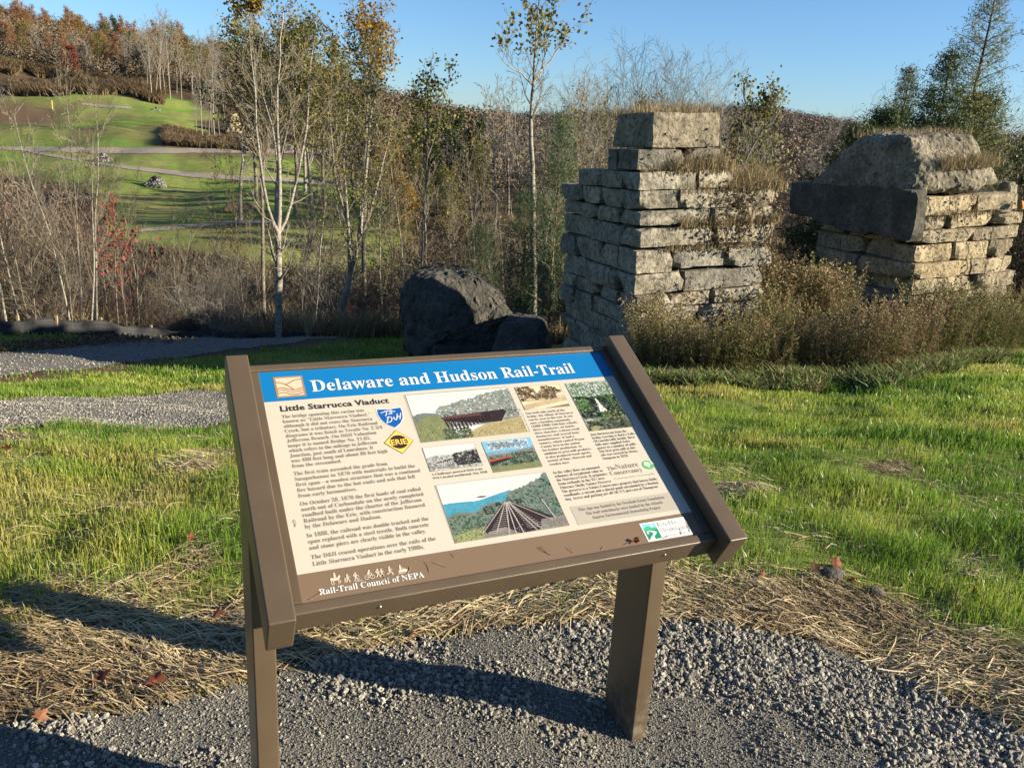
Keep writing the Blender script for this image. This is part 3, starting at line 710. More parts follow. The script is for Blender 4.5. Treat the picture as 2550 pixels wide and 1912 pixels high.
C = {k: ink(k, v) for k, v in dict(print_white=(.66, .66, .63), print_haze=(.55, .62, .68), print_far_blue=(.22, .32, .40), print_olive=(.20, .22, .10), print_olive_lt=(.30, .30, .14), print_grey_green=(.17, .20, .17), print_grey_green_lt=(.26, .28, .24), print_rust=(.10, .045, .04), print_rust_dk=(.035, .022, .022), print_rust_lt=(.26, .15, .13), print_straw=(.42, .34, .17), print_sky=(.16, .48, .78), print_teal=(.07, .30, .42), print_green=(.07, .14, .06), print_green_lt=(.18, .30, .10), print_teal_green=(.08, .16, .14), print_red=(.42, .08, .05), print_bw1=(.06, .06, .06), print_bw2=(.20, .20, .19), print_bw3=(.42, .42, .40), print_sep1=(.10, .07, .04), print_sep2=(.26, .19, .11), print_sep3=(.52, .40, .25), print_sep4=(.74, .62, .42), print_mint=(.55, .70, .58), print_black=(.02, .022, .02), print_rail=(.42, .38, .35), print_ballast=(.22, .20, .18)).items()}
def cm(*n): return [C['print_'+x] for x in n]
p = Pic('viaduct_photograph', .327, .596, .108, .2585, cm('white', 'haze', 'grey_green', 'grey_green_lt', 'olive', 'olive_lt', 'straw', 'rust', 'rust_dk', 'rust_lt', 'green'))
p.hill([(0, .40), (.12, .38), (.25, .36)], 1, .01, 10, .6); p.hill([(0, .45), (.10, .42), (.22, .44), (.24, .50)], 2, .015, 14, .7)
TOP = [(.22, .40), (.28, .30), (.36, .28), (.5, .20), (.62, .16), (.78, .08), (.9, .04), (1, .02)]
p.hill(TOP, 3, .02, 44, .75); p.specks(420, .22, 1, .05, .72, .0045, [2, 3, 2, 1], 4, [(a, b+.03) for a, b in TOP])
p.poly([(0, .60), (.14, .47), (.24, .49), (.30, .70), (.36, 1), (0, 1)], 4); p.specks(90, 0, .3, .62, .98, .004, [4, 5], 8, [(0, .65), (.15, .52), (.3, .7)])
p.poly([(.36, 1), (.48, .86), (.62, .76), (.80, .70), (1, .66), (1, 1)], 6); p.specks(220, .5, 1, .74, 1, .003, [5, 6, 6], 12, [(.45, .95), (.62, .80), (.8, .74), (1, .70)])
p.specks(150, .22, .48, .78, .99, .005, [10, 2, 4], 6)
p.poly([(.245, .53), (.62, .49), (.86, .47), (.88, .53), (.84, .62), (.80, .72), (.60, .72), (.28, .62)], 8); p.poly([(.245, .53), (.62, .49), (.64, .57), (.255, .58)], 7)
for k in range(26): x = .27+k*.0135; p.line([(x, .525-.03*(x-.27)), (x+.004, .575)], .0008, 9)
for k in range(13):
    x = .27+k*.035; b = .92-.25*abs(k-3)/12; p.line([(x, .56), (x+.02, b-.08)], .0019, 8); p.line([(x+.026, .56), (x+.022, b-.10)], .0014, 7)
    p.line([(x, .64), (x+.03, .60)], .0009, 7)
for (a, b) in ((.37, .46), (.29, .49)): p.line([(a, b), (a+.03, b), (a+.03, b+.05), (a, b+.05), (a, b)], .0014, 8)
p.line([(.88, .50), (.97, .48), (.97, .56), (.88, .60)], .0016, 7); p.line([(.91, .49), (.92, .58)], .0012, 7); p.line([(.94, .49), (.95, .57)], .0012, 7)
p.done()
p = Pic('village_photograph', .6145, .7405, .1095, .1885, cm('sep4', 'sep3', 'sep2', 'sep1'))
p.specks(260, 0, 1, .0, .62, .007, [2, 3, 2, 1], 21, [(0, -.1), (.30, -.1), (.45, .38), (.6, .0), (.8, .1), (1, .3)]); p.specks(60, .15, .9, .35, .62, .005, [3, 2], 22)
p.poly([(.12, .55), (.22, .50), (.32, .56), (.32, .66), (.12, .68)], 1); p.poly([(.40, .58), (.48, .55), (.55, .6), (.55, .66), (.4, .66)], 1); p.poly([(.82, .42), (.92, .36), (1, .40), (1, .58), (.82, .60)], 0)
for k in range(5): p.line([(.83+k*.035, .47), (.84+k*.035, .59)], .0010, 3)
p.poly([(.0, .80), (.35, .70), (1, .58), (1, 1), (0, 1)], 1); p.poly([(.05, 1), (.5, .86), (1, .74), (1, .92), (.5, 1)], 0); p.poly([(.4, 1), (1, .88), (1, 1)], 2)
p.done()
p = Pic('waterfall_photograph', .759, .884, .1105, .277, cm('grey_green', 'green', 'green_lt', 'mint', 'black', 'white', 'bw3', 'olive_lt'))
p.specks(330, 0, 1, 0, .36, .006, [3, 2, 3, 0, 5], 31); 
for x in (.10, .17, .24, .72, .90): p.line([(x, 0), (x+.02, .3)], .0016, 1)
p.specks(330, 0, 1, .30, .74, .008, [1, 4, 4, 0, 1], 32); p.specks(60, 0, .3, .36, .6, .006, [2, 1], 33); p.specks(60, .75, 1, .3, .5, .006, [2, 1, 4], 34)
p.poly([(.485, .36), (.515, .355), (.545, .42), (.555, .50), (.60, .56), (.64, .63), (.55, .65), (.46, .64), (.475, .56), (.495, .48)], 5); p.specks(26, .47, .60, .42, .62, .0025, [6, 5, 3], 39)
p.specks(80, .45, .95, .64, .85, .007, [2, 7, 1, 4], 35); p.poly([(.0, .78), (.18, .76), (.30, .82), (.16, .86), (0, .85)], 6)
p.specks(140, 0, 1, .80, 1, .009, [0, 4, 1, 7, 0], 36); p.poly([(.08, .93), (.2, .90), (.30, .95), (.18, 1), (.06, .99)], 7)
p.done()
p = Pic('old_train_photograph', .325, .4505, .2745, .3435, cm('white', 'bw3', 'bw2', 'bw1'))
H1 = [(0, .46), (.2, .36), (.5, .40), (.8, .26), (1, .22)]; p.hill(H1, 1, .01, 20, 1); p.specks(200, 0, 1, .4, 1, .004, [1, 2, 1, 0], 41, H1); p.specks(190, .5, 1, .32, .85, .005, [3, 2, 3], 42, H1)
p.line([(.10, .72), (.40, .60), (.82, .50)], .0022, 3)
for k in range(16): x = .12+k*.042; p.line([(x, .70-(x-.1)*.28), (x+.004, .84-abs(x-.4)*.2)], .0010, 3)
p.specks(60, 0, .5, .75, .95, .006, [0, 1], 43); p.poly([(.36, .62), (.44, .55), (.46, .60), (.38, .66)], 3); p.done()
p = Pic('valley_train_photograph', .4695, .5935, .2755, .367, cm('sky', 'white', 'far_blue', 'grey_green', 'green', 'red', 'rust_dk', 'olive', 'grey_green_lt'))
p.specks(90, .1, .9, .05, .28, .008, [1, 1, 0], 51); p.hill([(0, .36), (.3, .32), (.55, .36), (1, .28)], 2, .006, 20, 1); p.hill([(0, .46), (.4, .44), (.7, .38), (1, .34)], 3, .01, 24, 1); p.specks(160, .0, 1, .5, .85, .006, [3, 4, 8, 4], 52)
p.poly([(0, .60), (.35, .56), (.62, .50), (.62, .55), (.3, .64), (0, .70)], 5); p.poly([(0, .66), (.3, .61), (.5, .57), (.5, .62), (.0, .78)], 6)
p.specks(90, .45, 1, .45, .8, .007, [4, 3, 8], 53); p.poly([(0, .80), (.4, .84), (1, .80), (1, 1), (0, 1)], 7); p.done()
p = Pic('track_photograph', .326, .5935, .383, .535, cm('white', 'teal', 'teal_green', 'grey_green', 'green', 'green_lt', 'rust_dk', 'rail', 'ballast', 'olive_lt', 'bw3'))
p.hill([(0, .34), (.12, .34), (.3, .36), (.5, .28), (.62, .24)], 1, .004, 16, .9)
LT = [(0, .56), (.12, .52), (.25, .54), (.36, .44), (.48, .42), (.56, .40)]; RT = [(.54, .42), (.58, .30), (.66, .24), (.76, .20), (.84, .14), (.92, .08), (1, .0)]
p.hill(LT, 3, .02, 26, 1); p.hill(RT, 3, .02, 30, 1); p.specks(330, 0, .56, .42, .95, .005, [3, 4, 2, 4], 61, [(a, b+.03) for a, b in LT]); p.specks(420, .54, 1, .05, .9, .005, [3, 4, 2, 2], 62, [(a, b+.03) for a, b in RT])
p.poly([(.0, .88), (.3, .80), (.34, 1), (0, 1)], 9); p.specks(90, 0, .34, .82, 1, .003, [9, 5, 4], 63)
p.poly([(.52, .43), (.56, .43), (.90, .80), (.86, .92), (.70, 1), (.30, 1), (.26, .86)], 6); p.poly([(.30, .90), (.45, .86), (.56, 1), (.22, 1)], 8); p.poly([(.78, .82), (1, .80), (1, 1), (.74, 1)], 8); p.specks(70, .3, .98, .86, 1, .002, [7, 8, 6], 64)
for a, b, w in (((.527, .44), (.24, .92), .0018), ((.532, .44), (.36, .93), .0020), ((.537, .44), (.46, 1), .0030), ((.541, .44), (.52, 1), .0024), ((.546, .44), (.585, 1), .0030), ((.552, .44), (.71, 1), .0026), ((.556, .44), (.755, .99), .0022), ((.56, .44), (.88, .86), .0018)): p.line([a, ((a[0]+b[0])/2, (a[1]+b[1])/2), b], w, 7)
for k in range(12):
    y = .56+k*.034; hw = (y-.43)*.55; p.line([(.545-hw*.9, y), (.545-hw*.35, y+.004)], .0008, 7); p.line([(.545+hw*.35, y), (.545+hw*.9, y+.004)], .0008, 7)
for (a, b, q) in ((.33, .50, 1.0), (.63, .43, .6), (.45, .44, .4)):
    for dy in (0, .035*q, .07*q, .10*q): p.line([(a, b+dy), (a+.07*q, b+dy-.01)], .0016*q+.0004, 6)
    p.line([(a, b), (a+.01*q, b+.12*q)], .0014, 6); p.line([(a+.07*q, b-.01), (a+.075*q, b+.11*q)], .0014, 6)
p.line([(.855, .48), (.905, .84)], .0030, 10); p.poly([(.30, .30), (.34, .285), (.40, .30), (.36, .315)], 6); p.done()

FRAME = ('side_cap', 'top_rail', 'bottom_rail', 'edge_strip', 'post', 'printed_panel', 'screw')
for o in list(sign.children):
    if o.name.split('.')[0] not in FRAME: o.parent = panel
    elif o.name.startswith('screw'): o.parent = [c for c in sign.children if c.name.startswith('bottom_rail')][0]
# bits of straw and a curled leaf caught on the panel, above the bottom rail
t = NT('dry_straw_bit'); BIT = t.bsdf((.30, .18, .09), .8)
g = Geo(); rq = np.random.RandomState(3)
for s_0, t_0, L, a in [(.170, .598, .020, 1.9), (.205, .588, .022, .8), (.250, .592, .026, 1.35), (.290, .586, .024, 2.5), (.310, .568, .010, 1.2), (.52, .600, .030, 2.2), (.515, .597, .022, 1.8), (.57, .604, .014, 1.5), (.64, .606, .012, .4), (.70, .605, .016, .3), (.80, .606, .018, .2), (.85, .604, .020, .9), (.875, .600, .028, 1.2), (.890, .590, .034, 1.4), (.900, .570, .030, 1.5), (.895, .607, .020, .1), (.82, .609, .014, .0), (-.006, .42, .018, 2.4), (.012, .44, .018, 1.2), (.012, .606, .03, .4)]:
    q = [(s_0+L*k*math.cos(a)+.003*math.sin(3*k+a), t_0-L*k*math.sin(a), .0012+.005*k*rq.rand()) for k in (0, .33, .66, 1)]; tube(g, Sarr(q), .0006, 4)
M4 = Matrix.Translation(sign.location) @ Matrix.Rotation(YAW, 4, 'Z')
o = g.build('straw_bits', BIT); o.matrix_world = M4; tag(o, kind='stuff')
g = Geo(); a_ = np.linspace(0, 2*math.pi, 11)[:-1]; V = [(.728, .603, .004)]+[(.728+.009*math.cos(x), .603+.007*math.sin(x), .004+.006*abs(math.sin(x*2))+.004*(math.cos(x) > 0)) for x in a_]
g.add(Sarr(V), [(0, 1+k, 1+(k+1) % 10) for k in range(10)]); o = g.build('curled_leaf', leafmat('curled_leaf_brown', [(0, (.16, .04, .02)), (1, (.22, .07, .03))], .2)); o.matrix_world = M4; tag(o, 'small curled red-brown leaf lying on the bottom of the sign panel', 'leaf')
# ---------------------------------------------------------------- stone piers and fallen concrete
def stone_mat(name, lo, mid, hi, stain, rnd_=True, bump=.035):
    t = NT(name); oi = t.n('ObjectInfo').outputs['Random']
    p = t.n('VectorMath', operation='ADD'); t.link(t.pos(), p.inputs[0]); t.link(oi, p.inputs[1]) 
    a = t.noise(2.6, 6, .65, p.outputs[0]); b = t.noise(16, 5, .65); d = t.noise(75, 3, .6)
    c = t.ramp(a, [(.28, lo), (.5, mid), (.72, hi)])
    v = t.ramp(oi, [(0, (.72, .72, .74)), (.5, (1, .97, .92)), (1, (1.12, 1.02, .88))])
    c = t.mix(c, v, 1.0, 'MULTIPLY')
    s = t.ramp(b, [(.47, (0, 0, 0)), (.66, (.9, .9, .9))]); c = t.mix(c, stain, s)
    c = t.mix(c, (.12, .11, .08), t.ramp(t.noise(1.4, 6, .75), [(.52, (0, 0, 0)), (.68, (.75, .75, .75))]))
    h = t.math('ADD', t.math('MULTIPLY', b, 1.0), t.math('MULTIPLY', d, .35))
    return t.bsdf(c, .95, t.bump(h, bump, 1.0), .15)
STONE = stone_mat('weathered_bluestone', (.22, .205, .17), (.44, .41, .335), (.62, .57, .47), (.10, .09, .07))
STONE_Y = stone_mat('buff_sandstone', (.30, .25, .165), (.60, .51, .35), (.76, .66, .47), (.13, .10, .065))
CONC = stone_mat('weathered_concrete', (.14, .13, .108), (.33, .305, .25), (.52, .48, .40), (.09, .08, .065), bump=.035)
CONC_D = stone_mat('dark_board_marked_concrete', (.075, .07, .06), (.155, .145, .122), (.27, .25, .21), (.06, .06, .055), bump=.03)
rs4 = np.random.RandomState(44)
def block(parent, name, cx, cy, cz, sx, sy, sz, mat, seed, rough=.05, n=(7, 5, 4), rot=0.0, tilt=0.0):
    """rock-faced block, local to parent; broken-looking faces, worn arrises"""
    V, F = grid_box(*n)
    q = V*2
    m = np.abs(q).max(1)
    # worn edges
    e = np.sort(np.abs(q), 1); w = np.clip((e[:, 1]-.72)/.28, 0, 1)*np.clip((e[:, 2]-.9)/.1, 0, 1)
    V = V*(1-.028*w[:, None])
    W_ = V*[sx, sy, sz]
    o = seed*13.7
    f = lambda k, s: (fbm(W_[:, 0]*k+o, W_[:, 1]*k, W_[:, 2]*k, s, 3)-.5)
    d = np.stack([f(2.4, 1), f(2.4, 2), f(2.4, 3)], -1)*rough*1.6+np.stack([f(9, 4), f(9, 5), f(9, 6)], -1)*rough*.7
    d[:, 2] *= .55
    W_ = W_+d
    # chipped corners: push some corners inwards
    r = np.random.RandomState(seed)
    for _ in range(2):
        c = np.array([r.choice([-.5, .5])*sx, r.choice([-.5, .5])*sy, r.choice([-.5, .5])*sz]); dd = np.linalg.norm(W_-c, axis=1); R = r.uniform(.08, .2)
        k = np.clip(1-dd/R, 0, 1); W_ = W_-np.sign(c)*k[:, None]*R*.35
    if tilt: 
        W_[:, 2] += W_[:, 0]*tilt
    c, s = math.cos(rot), math.sin(rot); X = W_[:, 0]*c-W_[:, 1]*s; Y = W_[:, 0]*s+W_[:, 1]*c
    g = Geo(); g.add(np.stack([X+cx, Y+cy, W_[:, 2]+cz], -1), F); return g.build(name, mat, parent, False)
def course(parent, x0, x1, y0, y1, z0, z1, nf, ns, mat, seed, dep=.55, jit=.055, gap=.015, nb=0):
    """one ring of stones: front face along x at y0, left side at x0, right and back too (local axes)"""
    r = np.random.RandomState(seed); zc = (z0+z1)/2; h = z1-z0-gap
    def cuts(a, b, n):
        w = r.uniform(.7, 1.4, n); w /= w.sum(); return np.concatenate([[a], a+(b-a)*np.cumsum(w)])
    c = cuts(x0, x1, nf)
    for k in range(nf):
        dx = c[k+1]-c[k]-gap*1.6; o = r.uniform(-jit, jit); e0 = r.uniform(0, jit) if k == 0 else 0
        dd = r.uniform(0, .025)*0+dep
        block(parent, 'stone_block', (c[k]+c[k+1])/2-e0/2, y0+dd/2+o*.8, zc+r.uniform(-.004, .004), dx+e0, dd, h*(1 if r.rand() < .7 else r.uniform(.84, .95)), mat, seed*31+k, .072, tilt=r.uniform(-.012, .012))
    c = cuts(y0+dep, y1, ns)
    for k in range(ns):
        dy = c[k+1]-c[k]-gap*1.6; o = r.uniform(-jit, jit)
        block(parent, 'stone_block', x0+dep/2+o, (c[k]+c[k+1])/2, zc, dep, dy, h, mat, seed*31+50+k, .05, n=(4, 6, 3))
        o = r.uniform(-jit, jit); block(parent, 'stone_block', x1-dep/2+o, (c[k]+c[k+1])/2, zc, dep, dy, h, mat, seed*31+80+k, .05, n=(3, 4, 2)) if k < nb else None

def pierframe(px, py, y, yaw):
    b = ray(px, py); x = b[0]*y; return np.array([x, y]), yaw
# pier 1 ---------------------------------------------------------------------------------------
D1 = 11.3
C1 = ray(1583, 640)[:2]*D1
Y1 = math.radians(22)
g1z = float(H(C1[0]+.8, C1[1]+.8))-.35
pier = empty('stone_pier', (C1[0], C1[1], g1z), Y1, 'tall stepped cut stone pier ruin, taller of the two behind the weeds', 'pier', 'ruined stone piers beside the lawn')
def zl(py, px=1583): return wz(px, py, D1)-g1z
ZS = [0, .42, .80]+[zl(v*1.1527) for v in (757, 710, 672, 640, 592, 540, 490, 455, 412)]
def loc_a(C, Y, px, py, b):
    u = ray(px, py)[0]; c, s = math.cos(Y), math.sin(Y); return (u*(C[1]+b*c)-(C[0]-b*s))/(c-u*s)
def loc_b(C, Y, px, py, a):
    u = ray(px, py)[0]; c, s = math.cos(Y), math.sin(Y); return (C[0]+a*c-u*(C[1]+a*s))/(s+u*c)
WF, WS = loc_a(C1, Y1, 1926, 540, 0), loc_b(C1, Y1, 1394, 600, 0)
base = len(ZS)-1
for k in range(base):
    x0 = {3: .03}.get(k, 0)+rs4.uniform(-.03, .03); e = .03*(base-1-k)*0
    nf = [2, 3, 2, 3, 2, 3, 2, 3, 2, 2, 3][k % 11]; ns = [3, 2, 3, 2, 3][k % 5]
    course(pier, x0, WF-e+rs4.uniform(-.02, .05), 0, WS, ZS[k], ZS[k+1], nf, ns, STONE, 100+k, nb=1)
zt = ZS[-1]
z1_, z2_, z3_ = zl(370*1.1527), zl(320*1.1527), zl(240*1.1527)
# upper, narrower courses: each part of the stepped top
A3, B3 = loc_a(C1, Y1, 1594, 450, .02), loc_b(C1, Y1, 1449, 450, 0)
A3r = loc_a(C1, Y1, 1832, 450, .0)
course(pier, A3, A3r, .02, B3, zt, z1_, 2, 2, STONE, 140)
block(pier, 'stone_block', A3r+.30, .8, (zt+z1_)/2-.10, .36, .7, .22, STONE, 777, .04)
A2, A2r = loc_a(C1, Y1, 1602, 400, .08), loc_a(C1, Y1, 1812, 400, .08); B2 = loc_b(C1, Y1, 1525, 400, A2)
AC1, AC1r = loc_a(C1, Y1, 1640, 320, .14), loc_a(C1, Y1, 1812, 320, .14); B1 = loc_b(C1, Y1, 1540, 320, AC1)
course(pier, A2, A2r, .08, B2, z1_, z2_, 2, 1, CONC, 150, dep=.6)
g = Geo(); V, F = box_vf(.25, WF-.3, .3, WS-.2, .05, zt-.06); g.add(V, F); V, F = box_vf(.4, A2r-.3, .4, B2-.3, zt-.06, z2_-.05); g.add(V, F)
g.build('rubble_core', plain('dark_mortar', (.05, .045, .035), .95), pier)
def lump(name, parent, size, mat, n, seed, taper=(1, 1), shift=(0, 0), rough=.05, edge=.12, loc=(0, 0, 0), warp=None, rot=0.0):
    """cast concrete mass: gridded box, tapered, worn and pitted"""
    V, F = grid_box(*n); q = V*2
    e = np.sort(np.abs(q), 1); w = np.clip((e[:, 1]-.55)/.45, 0, 1)**2*np.clip((e[:, 2]-.8)/.2, 0, 1); V = V*(1-edge*w[:, None])
    k = V[:, 2]+.5; V[:, 0] = V[:, 0]*(1+(taper[0]-1)*k)+shift[0]*k; V[:, 1] = V[:, 1]*(1+(taper[1]-1)*k)+shift[1]*k
    W_ = V*size; o = seed*7.3
    f = lambda kk, s: (fbm(W_[:, 0]*kk+o, W_[:, 1]*kk, W_[:, 2]*kk, s, 4)-.5)
    W_ = W_+np.stack([f(1.3, 1), f(1.3, 2), f(1.3, 3)], -1)*rough*2.2+np.stack([f(7, 4), f(7, 5), f(7, 6)], -1)*rough*1.0+np.stack([f(19, 7), f(19, 8), f(19, 9)], -1)*rough*.45
    if warp is not None: W_ = warp(W_)
    c, s = math.cos(rot), math.sin(rot); X = W_[:, 0]*c-W_[:, 1]*s; Y = W_[:, 0]*s+W_[:, 1]*c
    g = Geo(); g.add(np.stack([X, Y, W_[:, 2]], -1)+loc, F); return g.build(name, mat, parent, False)
hc = z3_-z2_
lump('concrete_cap', pier, (AC1r-AC1, B1-.14, hc), CONC, (26, 22, 16), 3, taper=(.985, .86), shift=(.0, -.05), rough=.03, edge=.03, loc=((AC1+AC1r)/2, (.14+B1)/2, z2_+hc/2+.01))
# pier 2 ---------------------------------------------------------------------------------------
D2 = 14.2
C2 = ray(2290, 600)[:2]*D2; Y2 = math.radians(18)
g2z = float(H(C2[0]+.5, C2[1]+.5))-.35
pier2 = empty('stone_pier', (C2[0], C2[1], g2z), Y2, 'squat stone pier under a broken sloping concrete cap, standing behind the weeds', 'pier', 'ruined stone piers beside the lawn')
WF2 = loc_a(C2, Y2, 2532, 600, 0); WS2 = loc_b(C2, Y2, 2020, 620, 0)
def z2l(py, px=2290): return wz(px, py, D2)-g2z
ZS2 = [0, .35, .62]+[z2l(v*1.1527) for v in (668, 640, 606, 570, 530, 500, 468, 425)]
for k in range(len(ZS2)-1):
    nf = [2, 3, 2, 3, 2, 2, 3][k % 7]
    course(pier2, rs4.uniform(-.10, .10), WF2+rs4.uniform(-.16, .06), rs4.uniform(-.06, .06), WS2, ZS2[k], ZS2[k+1], nf, 3, STONE_Y, 200+k, jit=.09, nb=1)
zc = ZS2[-1]; zcap = z2l(283*1.1527)
g = Geo(); V, F = box_vf(.35, WF2-.35, .35, WS2-.3, .05, zc); g.add(V, F); g.build('rubble_core', plain('dark_mortar', (.05, .045, .035), .95), pier2)
# sloping cap: a hipped block, overhanging; its right front part has spalled away
def warp2(W_):
    k = np.clip((W_[:, 0]-.35)/.9, 0, 1)*np.clip((-W_[:, 1]-.1)/.8, 0, 1)
    low = np.clip((.15-W_[:, 2])/.5, 0, 1); n = fbm(W_[:, 0]*3, W_[:, 1]*3, W_[:, 2]*3, 8)
    W_[:, 2] += k*low*(.12+.35*n); W_[:, 1] += k*low*.25*n
    return W_
hh = zcap-zc
X0 = -.27
cr_, ct0, ct1 = loc_a(C2, Y2, 2528, 470, 0), loc_a(C2, Y2, 2278, 325, .35), loc_a(C2, Y2, 2455, 325, .35); cb_ = loc_b(C2, Y2, 1992, 470, X0); cbt = loc_b(C2, Y2, 2152, 328, ct0)
wx, wy = cr_-X0, cb_+.05; tw, td = ct1-ct0, cbt-.35
lump('concrete_cap', pier2, (wx, wy, hh), CONC, (52, 56, 34), 9, taper=(tw/wx, td/wy), shift=(((ct0+ct1)/2-X0-wx/2)/wx, ((.35+cbt)/2-wy/2+.05)/wy), rough=.085, edge=.10, loc=(X0+wx/2, wy/2-.05, zc+hh/2), warp=warp2)
# the board-marked slab on the left side, overhanging the stones
zs0, zs1 = z2l(518*1.1527, 2250), z2l(404*1.1527, 2260)
def warps(W_):
    n = fbm(W_[:, 1]*4, W_[:, 2]*6, 0, 19); low = np.clip((.0-W_[:, 2])/.4, 0, 1); W_[:, 2] += low*(n-.4)*.22
    W_[:, 2] += np.clip(-W_[:, 2]/.4, 0, 1)*np.clip(W_[:, 1]/1.7, 0, 1)*.25
    return W_
sl1 = loc_b(C2, Y2, 1968, 520, -.2); lump('concrete_slab', pier2, (.34, sl1+.05, zs1-zs0), CONC_D, (5, 60, 24), 12, rough=.03, edge=.05, loc=(-.10, sl1/2-.02, (zs0+zs1)/2), warp=warps)
lump('concrete_fragment', pier2, (.30, .26, .55), CONC, (6, 6, 8), 15, rough=.06, edge=.2, loc=(WF2+.15, .5, zc-.15), rot=.3)
block(pier2, 'orange_marker', WF2-.10, -.12, z2l(462*1.1527, 2490), .16, .05, .18, plain('orange_stone', (.60, .27, .07), .9), 5, .02, n=(4, 2, 4))
# both ruins lean a little; turn them about the height where they were set out
def lean(o, yaw, ang, zref):
    o.rotation_mode = 'XYZ'; R = Matrix.Rotation(-ang, 4, 'Y') @ Matrix.Rotation(yaw, 4, 'Z'); o.location.x += math.tan(ang)*(zref-o.location.z)
    o.rotation_euler = R.to_euler(); return Matrix.Translation(o.location) @ R
MP1 = lean(pier, Y1, math.radians(3.6), wz(1583, 560, D1)); MP2 = lean(pier2, Y2, math.radians(5.2), wz(2290, 560, D2))
# fallen concrete --------------------------------------------------------------------------------
DB = 15.8; pb = ground_at(1130, 884, 8, 60); cb = ray(1140, 800)[:2]*DB; zb = float(H(*cb))
bol = empty('concrete_boulder', (cb[0], cb[1], zb-.15), math.radians(20), 'big dark rounded lump of fallen concrete with a mossy sunlit top, behind the sign', 'boulder')
hb = wz(1140, 672, DB)-zb+.15
def warpb(W_):
    z = W_[:, 2]/hb+.5; r = np.clip((z-.40)/.60, 0, 1)
    n = fbm(W_[:, 0]*1.1, W_[:, 1]*1.1, W_[:, 2]*1.1, 77, 2); W_[:, 0] += (np.floor(n*7)/7-.5)*.45*np.sign(W_[:, 0]); W_[:, 2] -= np.clip(W_[:, 0]-.1, 0, 2)*r*.28
    W_[:, 0] *= 1-.24*r**2.5; W_[:, 1] *= 1-.35*r**2.5; W_[:, 0] += np.where(W_[:, 0] < 0, .06, 0)*0
    W_[:, 0] *= 1-.10*np.clip((.25-z)/.25, 0, 1); return W_
lump('rounded_body', bol, (2.1, 2.0, hb), CONC_D, (46, 40, 36), 21, rough=.13, edge=.10, loc=(0, 0, hb/2), warp=warpb)
lump('board_marked_base', bol, (1.26, .5, .52), CONC_D, (14, 6, 7), 22, rough=.02, edge=.03, loc=(-.12, -.90, .38))
D3 = 14.6; c3 = ray(1300, 845)[:2]*D3; z3 = float(H(*c3))
b3 = empty('concrete_boulder', (c3[0], c3[1], z3-.1), math.radians(-12), 'smaller low concrete block between the big lump and the tall pier', 'boulder')
h3 = wz(1300, 790, D3)-z3+.1
lump('broken_body', b3, (1.15, 1.3, h3), CONC_D, (18, 18, 12), 27, taper=(.62, .6), shift=(.02, .1), rough=.06, edge=.12, loc=(0, 0, h3/2))
D4 = 21.0; c4 = ray(983, 800)[:2]*D4; z4 = float(H(*c4)); h4 = wz(983, 758, D4)-z4+.3
s4 = empty('concrete_slab', (c4[0], c4[1], z4-.3), math.radians(35), 'narrow upright slab of broken concrete where the lower path ends', 'slab')
lump('upright_body', s4, (.30, .75, h4), CONC_D, (5, 8, 12), 31, rough=.05, edge=.1, loc=(0, 0, h4/2))
# ruins on the far hillside
def farlump(px, py, d, sx, sy, hpx, name, label, cat, mat, seed, rot=.3, taper=(.7, .7), group=None, step=None):
    p = ground_at(px, py, 40, 250); h = hpx/2040*p[1]
    e = empty(name, p, rot, label, cat, group)
    lump('masonry_body', e, (sx, sy, h), mat, (10, 8, 10), seed, taper=taper, rough=.12, edge=.1, loc=(0, 0, h/2-.2))
    if step: lump('masonry_base', e, (sx*1.5, sy*1.4, h*.45), mat, (10, 8, 6), seed+1, taper=(.9, .9), rough=.15, edge=.1, loc=(0, -.2, h*.2-.2))
    return e
farlump(586, 330, 110, 2.0, 1.8, 46, 'distant_pier', 'pale tapering stone pier far off on the hillside, behind the birches', 'pier', STONE_Y, 51, .3, (.62, .6), step=1)
farlump(713, 378, 105, 2.4, 1.6, 20, 'distant_footing', 'low pale concrete footing beside the upper trail across the ravine', 'footing', CONC, 55, .2, (.8, .8))
farlump(575, 357, 105, 1.6, 1.2, 9, 'distant_footing', 'small flat stone footing below the far pale pier', 'footing', CONC, 57, .2, (.8, .8))
farlump(600, 520, 70, 3.0, 2.0, 22, 'earth_bank', 'bare reddish bank of earth on the far lawn behind the forked tree', 'bank', plain('bare_earth', (.24, .17, .11), .95), 59, .2, (.5, .5))
# riprap heaps
ROCKV, ROCKF = ico(1)
def heap(px, py, wpx, hpx, label, seed, n=170):
    p = ground_at(px, py, 35, 250); w = wpx/2040*p[1]; h = hpx/2040*p[1]; r = np.random.RandomState(seed)
    e = empty('rock_pile', p, 0, label, 'rock pile', 'heaps of grey rock around the hillside drains')
    a = r.uniform(0, 2*math.pi, n); q = r.uniform(0, 1, n)**.6; x = np.cos(a)*q*w/2; y = np.sin(a)*q*w*.35; z = np.clip(h*(1-q**1.6), 0, 9)*r.uniform(.5, 1, n)
    g = Geo(); pv = ROCKV*(1+r.uniform(-.2, .2, (len(ROCKV), 1)))*[1, .8, .6]
    scatter(g, pv, [ROCKF], np.stack([x, y, z], -1), randrot(r, n), w*r.uniform(.025, .07, n), rnd=r.rand(n)); g.build('heaped_rocks', RIP, e)
    V, F = ico(1); g = Geo(); g.add(V*[w*.09, w*.05, h*.22]+[0, -w*.12, h*.75], F); g.build('drain_mouth', plain('drain_black', (.01, .01, .01), .9), e)
t = NT('riprap'); RIP = t.bsdf(t.ramp(t.attr(), [(0, (.12, .12, .12)), (.6, (.24, .235, .225)), (1, (.42, .41, .38))]), .9, t.bump(t.noise(9, 4), .05), .2)
heap(258, 402, 52, 20, 'pale heap of broken rock between the two upper trails', 61)
